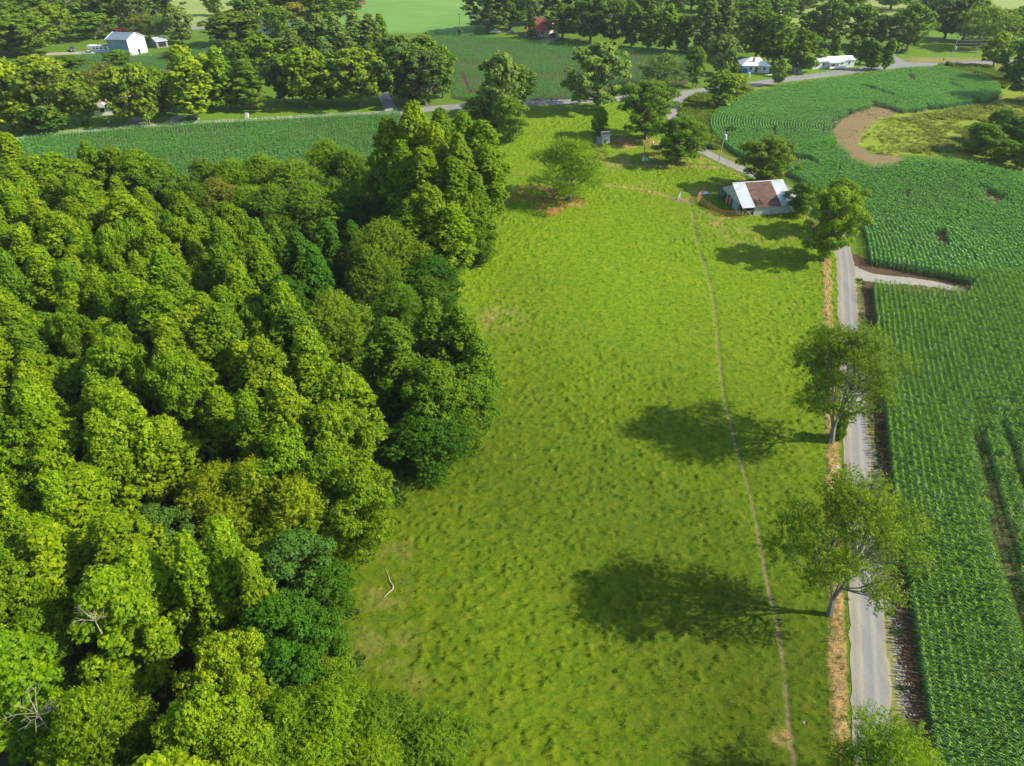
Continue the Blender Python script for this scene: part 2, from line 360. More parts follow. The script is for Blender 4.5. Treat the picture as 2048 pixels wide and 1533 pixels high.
sheet('soil_strip', [(1713, 545), (1742, 552), (1750, 650), (1760, 760), (1775, 900), (1795, 1080), (1822, 1230), (1850, 1400), (1880, 1533), (1915, 1640), (1830, 1640), (1806, 1533), (1790, 1400), (1768, 1230), (1757, 1080), (1745, 950), (1728, 760), (1720, 650)], 0.008, M_soil, step=0.8, amp=0.25, label='dark tilled strip between lane and corn')
sheet('road_verge', [(1700, 545), (1722, 548), (1734, 650), (1742, 760), (1754, 950), (1768, 1080), (1785, 1230), (1808, 1400), (1822, 1533), (1840, 1640), (1760, 1640), (1755, 1533), (1748, 1400), (1740, 1230), (1722, 1000), (1708, 760), (1700, 650)], 0.012, M_verge, step=0.6, amp=0.22, label='dry grassy verge with gravel spill beside the lane')
gv = random.Random(12)
gc = [tuple(v)[:2] for v in smooth(PX([(1746, 900), (1756, 960), (1764, 1050), (1774, 1150), (1784, 1230), (1797, 1330), (1808, 1420)]), 8)]
V_ = []; F_ = []
for i in range(1800):
    p = gc[gv.randrange(len(gc))]; cx_, cy_ = p[0]+gv.gauss(0, .34), p[1]+gv.uniform(-.8, .8); n0 = len(V_); rr_ = gv.uniform(.02, .09)
    for k_ in range(6): V_.append((cx_+rr_*gv.uniform(.6, 1.2)*math.cos(k_*1.047), cy_+1.5*rr_*gv.uniform(.6, 1.2)*math.sin(k_*1.047), .016+i*.00001))
    F_.append(tuple(range(n0, n0+6)))
me = bpy.data.meshes.new('gravel_spill'); me.from_pydata(V_, [], F_); me.update(); tag(link('gravel_spill', me, None, M_gravel), 'patchy pale gravel spilled along the lane edge', kind='structure')
sheet('verge_band', [(1520, 338), (1475, 315), (1440, 292), (1418, 270), (1412, 250), (1422, 230), (1450, 210), (1500, 188), (1560, 171), (1640, 159), (1740, 146), (1830, 137), (1900, 131), (1960, 132), (2010, 160), (2040, 150), (2100, 118), (1850, 122), (1640, 146), (1480, 168), (1400, 182), (1370, 200), (1352, 230), (1372, 268), (1420, 300), (1500, 340)], 0.005, M_weedg, amp=0.8, label='yellow green weedy verge round the corn corner')
sheet('lawn', [(20, 272), (150, 262), (330, 249), (520, 238), (775, 224), (795, 205), (600, 190), (300, 215), (60, 240)], 0.008, M_lawn, label='mown lawn under the trees by the gravel lane')
sheet('house_lawn', [(1450, 172), (1560, 158), (1700, 141), (1770, 131), (1760, 112), (1600, 110), (1460, 130)], 0.008, M_lawn, label='mown lawn round the white roofed house')
sheet('road_lawn', [(1795, 118), (1860, 120), (1950, 120), (2040, 117), (1960, 80), (1860, 60), (1790, 80)], 0.008, M_lawn, label='shaded lawn beyond the far road junction')
sheet('hay_field', [(640, 40), (720, 12), (745, -60), (1010, -60), (960, 20), (945, 72), (870, 66), (780, 68)], 0.006, M_hay, amp=1.0, label='pale green mown hay field at the top')
sheet('straw_verge', [(1052, 213), (1130, 210), (1200, 204), (1140, 201), (1050, 203), (935, 208), (930, 215)], 0.014, M_verge, amp=0.4)
sheet('junction_verge', [(1800, 119), (1830, 115), (1960, 116), (2000, 120), (1960, 124), (1830, 126)], 0.014, M_verge, amp=0.5, label='straw coloured road bank by the power poles')
sheet('distant_field', [(320, 62), (345, -60), (700, -60), (620, 30), (480, 50)], 0.006, M_palef, amp=1.0, label='pale yellow green meadow at the top left')
sheet('far_field', [(1560, 60), (1620, -60), (1830, -60), (1810, 20), (1700, 60)], 0.006, M_palef, amp=1.0)
sheet('far_meadow', [(1930, 60), (1960, -60), (2300, -60), (2300, 60)], 0.006, M_palef, amp=1.0)
sheet('fallow_field', [(60, 12), (70, -60), (230, -60), (190, 10)], 0.006, M_brown, amp=1.0)
MIDF = [(905, 198), (898, 150), (885, 110), (850, 66), (940, 72), (1060, 84), (1180, 94), (1300, 102), (1352, 108), (1400, 125), (1372, 168), (1340, 184), (1240, 193), (1130, 200), (1060, 203), (960, 207)]
STRIP = [(-200, 330), (-60, 300), (60, 280), (160, 268), (300, 256), (420, 248), (560, 240), (700, 233), (800, 228), (800, 262), (740, 330), (600, 370), (400, 395), (150, 345), (-60, 345)]
UPF = [(95, 118), (150, 113), (225, 111), (300, 112), (370, 96), (470, 92), (540, 96), (520, 140), (420, 165), (260, 160), (130, 140)]
LEFTF = [(-60, 140), (40, 124), (60, 132), (0, 160), (-60, 175)]
for k, pl in (('field_soil', MIDF), ('field_soil', STRIP), ('field_soil', UPF), ('field_soil', LEFTF)): sheet(k, pl, 0.004, M_soil, amp=0.8)
WOODP = [(-300, 400), (-60, 360), (150, 365), (330, 385), (560, 380), (740, 345), (830, 300), (900, 280), (985, 262), (1012, 330), (1000, 420), (985, 460), (940, 520), (900, 590), (950, 700), (968, 800), (930, 880), (850, 935), (800, 1010), (740, 1100), (712, 1200), (705, 1300), (740, 1400), (900, 1490), (950, 1560), (980, 1700), (-700, 1700)]
sheet('wood_floor', WOODP, 0.045, M_floor, amp=0.7, label='dark leaf littered floor of the wood')

for st_ in ([(1936, 850), (1946, 848), (1990, 980), (2035, 1150), (2065, 1300), (2040, 1310), (2000, 1180), (1967, 1050), (1950, 950)], [(1990, 860), (1997, 858), (2048, 980), (2090, 1100), (2080, 1120), (2036, 1000)]): sheet('bare_strip', st_, 0.010, M_brown, step=.6, amp=.35)
# pasture height sheet with its zones
TRACK = [(1590, 1640), (1586, 1533), (1575, 1440), (1566, 1330), (1548, 1230), (1530, 1150), (1512, 1050), (1497, 980), (1478, 920), (1462, 860), (1448, 800), (1438, 720), (1432, 650), (1424, 590), (1412, 540), (1398, 500), (1388, 460), (1386, 430), (1380, 412)]
TRACKW = [tuple(v)[:2] for v in smooth(PX(TRACK), 6)]
EDGE = [tuple(v)[:2] for v in smooth(PX([(1690, 1640), (1684, 1533), (1674, 1300), (1668, 1100), (1664, 900), (1658, 700), (1654, 600), (1652, 530), (1640, 470), (1600, 425), (1530, 395), (1490, 360), (1440, 338), (1300, 334), (1225, 332)]), 6)]
PAST = PX([(600, 1640), (1700, 1640), (1704, 1533), (1697, 1300), (1690, 1100), (1684, 900), (1679, 700), (1676, 600), (1674, 530), (1665, 490), (1640, 455), (1600, 418), (1550, 390), (1480, 352), (1420, 322), (1375, 300), (1348, 275), (1332, 240), (1338, 215), (1200, 207), (1060, 212), (960, 217), (960, 300), (700, 420), (700, 900), (560, 1200), (500, 1500)])
PAST2 = [(p[0], p[1]) for p in PAST]
def dist_w(X, Y, px, py): q = P(px, py); return np.hypot(X-q[0], Y-q[1])
def zones(X, Y):
    n = fbm(X*0.7, Y*0.7, 5, 4); n2 = fbm(X*3.1, Y*3.1, 9, 3); lo = fbm(X*0.12, Y*0.12, 31, 3)
    de = polydist(X, Y, EDGE); de = de+(n-0.5)*0.9
    near = Y < 128
    straw = np.where(near, np.clip((0.95-de)/0.45, 0, 1), np.clip((1.1-de)/0.9, 0, 1)*0.7)
    straw = straw*np.clip(0.75+(n2-0.45)*2.0, 0.25, 1)
    # scattered dry places
    for (px, py, r, k) in ((1255, 287, 8, .9), (1310, 290, 6, .9), (1330, 318, 8, .5), (1290, 372, 4, .3), (770, 1190, 3.2, .25), (770, 1290, 4, .2), (790, 1110, 2.5, .2), (1430, 440, 6, .45), (1150, 410, 3, .9), (1350, 310, 9, .5), (1420, 320, 7, .6),
                           (1460, 325, 6, .7), (1220, 322, 8, .4), (1590, 470, 5, .3), (1562, 1480, 1.2, .8), (830, 1370, 2, .15), (1000, 640, 6, .3), (660, 1120, 2, .6), (1480, 470, 8, .25)):
        d = dist_w(X, Y, px, py)/r
        straw = np.maximum(straw, k*np.clip((1-d)*1.6, 0, 1)*np.clip((n-0.38)*5, 0, 1))
    ln = [P(a, b)[:2] for a, b in [(1210, 372), (1280, 380), (1340, 396), (1362, 402)]]
    straw = np.maximum(straw, 0.6*np.clip(1-polydist(X, Y, ln)/1.3, 0, 1))
    ln = [P(a, b)[:2] for a, b in [(1190, 290), (1200, 305), (1215, 330), (1300, 334)]]
    straw = np.maximum(straw, 0.7*np.clip(1-polydist(X, Y, ln)/1.1, 0, 1))
    ln = [P(a, b)[:2] for a, b in [(1000, 340), (1060, 352)]]
    soil = 0.5*np.clip(1-polydist(X, Y, ln)/1.0, 0, 1)*(n2 > .4)
    for (px, py, r, k) in ((1065, 384, 5.0, 1), (1085, 392, 5.5, 1), (1050, 398, 4, .7), (1105, 412, 5, .9), (1098, 425, 3, .9), (1150, 405, 3.2, .6), (1020, 395, 4, .5), (860, 930, 1.6, .7), (1130, 398, 4, .7), (1385, 395, 2, .4)):
        d = dist_w(X, Y, px, py)/r
        soil = np.maximum(soil, k*np.clip((1-d)*2.2, 0, 1)*np.clip((n-0.36)*5, 0, 1))
    dt = polydist(X, Y, TRACKW)+(n2-0.5)*0.16
    trk = np.clip((0.24-dt)/0.14, 0, 1)*np.clip(0.60+(n-0.4)*2, 0.25, 0.85)
    d = dist_w(X, Y, 1368, 402); trk = np.maximum(trk, 0.8*np.clip((1-d/3.4)*2, 0, 1)*np.clip((n-0.3)*4, 0, 1))
    d = dist_w(X, Y, 1404, 388); trk = np.maximum(trk, 0.6*np.clip((1-d/2.5)*2, 0, 1))
    return straw, soil, trk
def past_h(X, Y):
    a = fbm(X*0.55+3, Y*0.55, 2, 3); b = fbm(X*1.75, Y*2.3, 8, 3); c = vnoise(X*3.3, Y*3.3, 4); m = fbm(X*0.07, Y*0.07, 77, 2)
    t = np.clip((b-0.50)*3.2, 0, 1)**1.2*np.clip((m-0.25)*3, 0.35, 1)
    dt = polydist(X, Y, TRACKW)
    return 0.06+0.12*a+0.30*t+0.11*c - 0.10*np.clip(1-dt/0.5, 0, 1)
ys = [24.0]
while ys[-1] < 262: ys.append(ys[-1]+max(0.13, ys[-1]*0.0036))
ys = np.array(ys); xs = np.arange(-32, 78, 0.22)
XX, YY = np.meshgrid(xs, ys)
ins = inpoly(XX+(fbm(XX*.9, YY*.9, 61, 3)-.5)*.9, YY, PAST2)
ZZ = past_h(XX, YY)
sz, oz, tz = zones(XX, YY)
ZZ = np.where((sz > 0.5) & (XX > 20) & (YY < 128), ZZ+0.12*vnoise(XX*4, YY*4, 3), ZZ)
# taper down to the lane at the margin
idx = -np.ones(XX.shape, int); ny, nx = XX.shape
cell = ins[:-1, :-1] & ins[1:, :-1] & ins[:-1, 1:] & ins[1:, 1:]
use = np.zeros(XX.shape, bool); use[:-1, :-1] |= cell; use[1:, :-1] |= cell; use[:-1, 1:] |= cell; use[1:, 1:] |= cell
idx[use] = np.arange(use.sum())
jj, ii = np.nonzero(cell)
faces = np.stack([idx[jj, ii], idx[jj, ii+1], idx[jj+1, ii+1], idx[jj+1, ii]], 1)
vv = np.stack([XX[use], YY[use], ZZ[use]], 1)
me = bpy.data.meshes.new('pasture'); me.vertices.add(len(vv)); me.vertices.foreach_set('co', vv.reshape(-1).astype(np.float32))
me.loops.add(len(faces)*4); me.loops.foreach_set('vertex_index', faces.reshape(-1).astype(np.int32))
me.polygons.add(len(faces)); me.polygons.foreach_set('loop_start', np.arange(0, len(faces)*4, 4, dtype=np.int32)); me.update(calc_edges=True)
ca = me.color_attributes.new('zone', 'FLOAT_COLOR', 'POINT')
cc = np.stack([sz[use], oz[use], tz[use], np.ones(use.sum())], 1); ca.data.foreach_set('color', cc.reshape(-1).astype(np.float32))
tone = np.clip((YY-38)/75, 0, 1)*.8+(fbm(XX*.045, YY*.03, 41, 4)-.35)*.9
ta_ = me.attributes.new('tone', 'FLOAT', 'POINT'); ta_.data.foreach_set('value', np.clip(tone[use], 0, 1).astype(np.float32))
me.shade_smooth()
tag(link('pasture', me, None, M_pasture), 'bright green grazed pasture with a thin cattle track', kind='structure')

# ------------------------------------------------------------------ grass tufts on the pasture (stuff)
def blades(name, pts, hts, mat, rng, wid, label, lean=0.35):
    n = len(pts); a = rng.uniform(0, 2*np.pi, n); d = np.stack([np.cos(a), np.sin(a), 0*a], 1)
    l = rng.uniform(0, 2*np.pi, n); le = np.stack([np.cos(l), np.sin(l), 0*l], 1)*(rng.uniform(0, lean, n)*hts)[:, None]
    up = np.stack([0*a, 0*a, hts], 1); w = d*wid[:, None]
    V = np.stack([pts-w, pts+w, pts+up+le+w*0.25, pts+up+le-w*0.25], 1)
    v = np.clip(rng.normal(0.45, 0.22, n), 0, 1)
    o = link(name, quads_mesh(name, V, v, mat)); tag(o, label, 'grass', kind='stuff'); return o
rng = np.random.default_rng(5)
def scatter(n, y0, y1, poly, x0=-30, x1=75):
    # density falls off with distance, as only the near tufts can be made out
    Y = y0*(y1/y0)**rng.uniform(0, 1, n); X = rng.uniform(x0, x1, n)
    k = inpoly(X, Y, poly); return X[k], Y[k]
X, Y = scatter(380000, 26, 250, PAST2)
h = past_h(X, Y); s_, o_, t_ = zones(X, Y)
b = fbm(X*1.75, Y*2.3, 8, 3); keep = (t_ < 0.25) & (o_ < 0.5) & (s_ < 0.35) & ((b > 0.5) | (rng.uniform(0, 1, len(X)) < 0.35))
X, Y, h, b = X[keep], Y[keep], h[keep], b[keep]
hh = (0.04+np.clip(b-0.5, 0, 0.3)*0.42)*rng.uniform(0.6, 1.4, len(X))
blades('pasture_grass', np.stack([X, Y, h-0.02], 1), hh, M_blade, rng, 0.02+0.00045*Y, 'tufts of green grass all over the grazed pasture')
X, Y = scatter(220000, 26, 230, PAST2)
h = past_h(X, Y); s_, o_, t_ = zones(X, Y); keep = (s_ > 0.3) & (rng.uniform(0, 1, len(X)) < s_*1.2)
X, Y, h = X[keep], Y[keep], h[keep]
blades('dry_grass', np.stack([X, Y, h], 1), rng.uniform(0.2, 0.55, len(X)), M_straw, rng, 0.018+0.0003*Y, 'tall straw coloured dry grass along the fence line by the lane', 0.8)

# ------------------------------------------------------------------ trees
def tubes_np(paths, n=6):
    m = MB()
    for pts, rad in paths: m.tube(pts, rad, n, cap=False)
    return m
def tree_mesh(style, seed, far=False):
    r = np.random.default_rng(seed); pr = random.Random(seed)
    H, R = {'poplar': (15, 3.2), 'round': (13, 4.8), 'airy': (16, 6.0), 'feather': (12, 4.6), 'column': (9, 1.6), 'pine': (14, 3.8), 'bush': (3.4, 2.4), 'spread': (16, 6.5), 'tall': (18, 3.4), 'lone': (12.5, 7.0)}[style]
    base = {'poplar': .12, 'round': .12, 'airy': .34, 'feather': .08, 'column': .10, 'pine': .08, 'bush': 0.0, 'spread': .16, 'tall': .06, 'lone': .24}[style]
    nl = {'poplar': 58, 'round': 56, 'airy': 60, 'feather': 46, 'column': 22, 'pine': 46, 'bush': 14, 'spread': 75, 'tall': 46, 'lone': 62}[style]
    ee = pr.uniform(.50, .85); e1 = pr.uniform(1.5, 2.6)
    def env(t):
        if style in ('poplar', 'tall'): return min(1, 0.55+t*1.6)*(1-t**e1)**ee
        if style == 'column': return min(1, .6+t*2)*(1-t**3)**.6
        if style == 'pine': return (1-t)**0.8+0.06
        if style == 'airy': return math.sqrt(max(0, 1-(1.7*t-.75)**2))
        if style == 'lone': return math.sqrt(max(0.02, 1-(1.45*t-.45)**2))
        if style in ('feather', 'bush'): return math.sqrt(max(0, 1-(1.5*t-.5)**2))
        return math.sqrt(max(0, 1-(1.75*t-.8)**2))
    lobes = []
    for i in range(nl):
        t = ((i+0.5)/nl)**(0.85) if style != 'bush' else (i+.5)/nl
        ang = i*2.39996+pr.uniform(-.35, .35); e = env(t)*R
        la = {'poplar': .25, 'tall': .28, 'round': .24, 'airy': .21, 'feather': .27, 'column': .5, 'pine': .24, 'bush': .42, 'spread': .18, 'lone': .19}[style]*R*pr.uniform(.75, 1.25)
        rr = max(0.0, e-la*0.8)*(pr.uniform(.55, 1.22) if i % 4 else pr.uniform(0.1, .5))
        z = H*(base+(1-base)*t)-(la*0.6 if t > .8 else 0)
        zs = {'poplar': 1.6, 'tall': 1.8, 'round': .85, 'airy': .7, 'feather': .95, 'column': 1.8, 'pine': .45, 'bush': .9, 'spread': .8, 'lone': .7}[style]
        lobes.append((np.array([rr*math.cos(ang), rr*math.sin(ang), z]), la, zs))
    nleaf = (10000 if far else 52000)
    if style in ('airy', 'lone'): nleaf = int(nleaf*0.95)
    if style == 'lone': nleaf = int(nleaf*1.35)
    if style == 'spread': nleaf = int(nleaf*1.5)
    if style in ('column', 'bush'): nleaf = int(nleaf*0.3)
    ls = (0.28 if far else 0.112)
    if style in ('airy', 'lone'): ls *= 0.85
    tot = sum(l[1]**2*l[2] for l in lobes)
    PC = []; PD = []; PS = []; PV = []
    for c, a, zs in lobes:
        n = max(20, int(nleaf*a*a*zs/tot)); per = 11 if far else 15; ns = max(4, n//per)
        d = r.normal(size=(ns*2, 3)); d /= np.linalg.norm(d, axis=1)[:, None]
        d = d[d[:, 2] > (-0.25 if style not in ('airy', 'lone', 'feather') else -0.7)][:ns]
        out = c.copy(); out[2] = 0; on = np.linalg.norm(out)
        sc = c+d*np.array([a, a, a*zs])*r.uniform(.72, 1.08, (len(d), 1))
        sr = a*r.uniform(.12, .32, len(d))*(1.25 if far else 1.0)
        sv = np.clip(r.normal(.42, .20, len(d))+0.26*d[:, 2], 0, 1)  # lit tops and shaded undersides painted into sprig colour, plus random tone
        for k in range(len(d)):
            m = per
            q = r.normal(size=(m, 3)); q /= np.linalg.norm(q, axis=1)[:, None]; q *= np.abs(r.normal(.55, .42, (m, 1)))
            off = q*sr[k]*np.array([1, 1, .85])
            if style in ('airy', 'lone', 'feather'):       # sprays drawn out along the twig
                ax = d[k]+np.array([0, 0, .25]); off = off*0.75+np.outer(r.uniform(-1, 1.6, m), ax)*sr[k]*1.1
            PC.append(sc[k]+off); nn = d[k]*0.7+q*0.7+np.array([0, 0, .45])+r.normal(0, .42, q.shape); PD.append(nn); PV.append(np.full(m, sv[k])+r.normal(0, .10, m)+0.10*(q[:, 2]))  # upper leaves of each sprig painted lighter too, as if lit from above
        m = n//9                                             # inner leaves keep the crown closed
        q = r.normal(size=(m, 3)); q /= np.linalg.norm(q, axis=1)[:, None]; q *= r.uniform(0, .75, (m, 1))
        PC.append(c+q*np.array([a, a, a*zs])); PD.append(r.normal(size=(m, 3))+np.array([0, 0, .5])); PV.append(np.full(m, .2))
    PC = np.concatenate(PC); PD = np.concatenate(PD); PV = np.clip(np.concatenate(PV), 0, 1)
    PD /= np.linalg.norm(PD, axis=1)[:, None]+1e-9
    rd = r.normal(size=PD.shape); T = np.cross(PD, rd); T /= np.linalg.norm(T, axis=1)[:, None]+1e-9; B = np.cross(PD, T)
    s = ls*r.uniform(.65, 1.5, len(PC)); asp = .38 if style in ('feather', 'lone', 'airy', 'pine') else .68
    T = T*s[:, None]; B = B*(s*asp)[:, None]
    if style in ('feather', 'pine'): T *= 1.35
    V = np.stack([PC-T, PC-B*1.0+T*.15, PC+T, PC+B*1.0+T*.15], 1)
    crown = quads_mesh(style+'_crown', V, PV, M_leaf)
    # trunk and limbs
    paths = []; tr = {'bush': .05, 'column': .12, 'airy': .27, 'lone': .32, 'spread': .5}.get(style, .24)
    lean = np.array([pr.uniform(-.5, .5), pr.uniform(-.5, .5), 0])*(0.4 if style != 'bush' else 0)
    nst = 5 if style == 'airy' else 1
    top = H*(0.86 if style not in ('airy', 'lone', 'spread', 'round') else .62)
    split = H*base*(0.42 if style == 'airy' else 0.9)+0.4
    def tp(t): return np.array([lean[0]*math.sin(t*3), lean[1]*math.sin(t*2.5), H*t])
    if nst == 1:
        tt = np.linspace(0, top/H, 7); paths.append(([tp(t) for t in tt], [tr*(1.25 if i == 0 else 1)*(1-0.85*t/(top/H)) for i, t in enumerate(tt)]))
    else:
        paths.append(([(0, 0, 0), (0, 0, split*.5), (0, 0, split)], [tr*1.25, tr, tr*.9]))
        for k in range(nst):
            a = 2*math.pi*k/nst+pr.uniform(-.3, .3); o = np.array([math.cos(a), math.sin(a), 0])
            rr = R*pr.uniform(.25, .5)
            pts = [np.array([0, 0, split*.8]), o*rr*.3+np.array([0, 0, H*.3]), o*rr*.62+np.array([0, 0, H*.5]), o*rr+np.array([0, 0, H*pr.uniform(.7, .82)])]
            paths.append((pts, [tr*.5, tr*.34, tr*.2, tr*.06]))
    for i, (c, a, zs) in enumerate(lobes):
        if style in ('column', 'bush') and i % 3: continue
        zb = max(split, c[2]-np.hypot(c[0], c[1])*(.9 if style != 'pine' else .15)-a*.3)
        zb = min(zb, top*.95); t = zb/H
        if nst == 1: s0 = tp(t)
        else:
            j = min(range(1, len(paths)) if len(paths) <= nst+1 else range(1, nst+1), key=lambda q: np.linalg.norm(np.array(paths[q][0][2])-c)); s0 = np.array(paths[j][0][1 if c[2] < H*.6 else 2])
        mid = (s0+c)/2+np.array([0, 0, -.06*np.linalg.norm(c-s0)])
        r0 = tr*.34*(1-t*.5)
        paths.append(([s0, mid, c, c+(c-mid)*.45+np.array([0, 0, a*.3])], [r0, r0*.7, r0*.4, r0*.1]))
        if not far:
            for q in range(2):
                dd = np.array([pr.uniform(-1, 1), pr.uniform(-1, 1), pr.uniform(.1, 1)])*a*.8
                paths.append(([mid, (mid+c)/2+dd*.5, c+dd], [r0*.4, r0*.25, r0*.08]))
    m = tubes_np(paths, 4 if far else 6)
    tme = bpy.data.meshes.new(style+'_trunk'); tme.from_pydata([tuple(map(float, v)) for v in m.v], [], m.f); tme.update()
    tme.materials.append(M_barkg if style in ('airy', 'poplar', 'lone') else M_bark)
    return crown, tme, H, R
PROTO = {}
def proto(style, far, k):
    key = (style, far, k)
    if key not in PROTO: PROTO[key] = tree_mesh(style, 100+k*7+len(style)*3+(50 if far else 0), far)
    return PROTO[key]
COLS = {'Y': (0.198, 0.322, 0.002), 'G': (0.160, 0.290, 0.002), 'D': (0.065, 0.185, 0.004), 'O': (0.155, 0.270, 0.009), 'T': (0.080, 0.180, 0.024),
        'P': (0.150, 0.260, 0.050), 'N': (0.195, 0.240, 0.025), 'K': (0.100, 0.205, 0.030), 'R': (0.12, 0.035, 0.03), 'E': (0.125, 0.245, 0.006), 'L': (0.21, 0.30, 0.004)}
tr_rng = random.Random(11)
NTREE = 0
KINDN = {'poplar': 'broadleaf_tree', 'round': 'broadleaf_tree', 'airy': 'roadside_tree', 'feather': 'feathery_tree', 'column': 'columnar_tree', 'pine': 'pine_tree', 'bush': 'bush', 'spread': 'oak_tree', 'tall': 'tall_tree', 'lone': 'pasture_tree'}
def tree(style, loc, H, W, col, label, group=None, far=None, rz=None, k=None):
    global NTREE
    NTREE += 1
    d = loc[1]
    if far is None: far = d > 205
    kk = tr_rng.randrange(5 if style == 'poplar' else 3) if k is None else k
    cr, tk, H0, R0 = proto(style, far, kk)
    cat = 'bush' if style == 'bush' else 'tree'
    root = thing(KINDN[style], label, cat, (loc[0], loc[1], 0), tr_rng.uniform(0, 6.28) if rz is None else rz, group)
    s = W/(2*R0); root.scale = (s, s, H/H0)
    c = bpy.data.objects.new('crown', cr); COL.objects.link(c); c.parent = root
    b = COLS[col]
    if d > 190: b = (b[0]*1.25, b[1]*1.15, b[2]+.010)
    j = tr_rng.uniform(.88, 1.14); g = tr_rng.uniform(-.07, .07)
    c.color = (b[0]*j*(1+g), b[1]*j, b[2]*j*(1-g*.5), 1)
    t = bpy.data.objects.new('stem' if style == 'bush' else 'trunk', tk); COL.objects.link(t); t.parent = root
    return root
def tb(style, bx, by, ty, w, col, label, group=None, **kw):           # by trunk foot and crown top
    B = P(bx, by); H = max(1.5, height_at(B, ty)); q = Q((B[0], B[1], H*.6)); return tree(style, B, H, w*q[2]/FPX, col, label, group, **kw)
def tt(style, tx, ty, w, H, col, label, group=None, **kw):            # by crown top
    T = P(tx, ty+w*0.10, H); q = Q((T[0], T[1], H*.65)); return tree(style, T, H, w*q[2]/FPX, col, label, group, **kw), (T[0], T[1], w*q[2]/FPX)

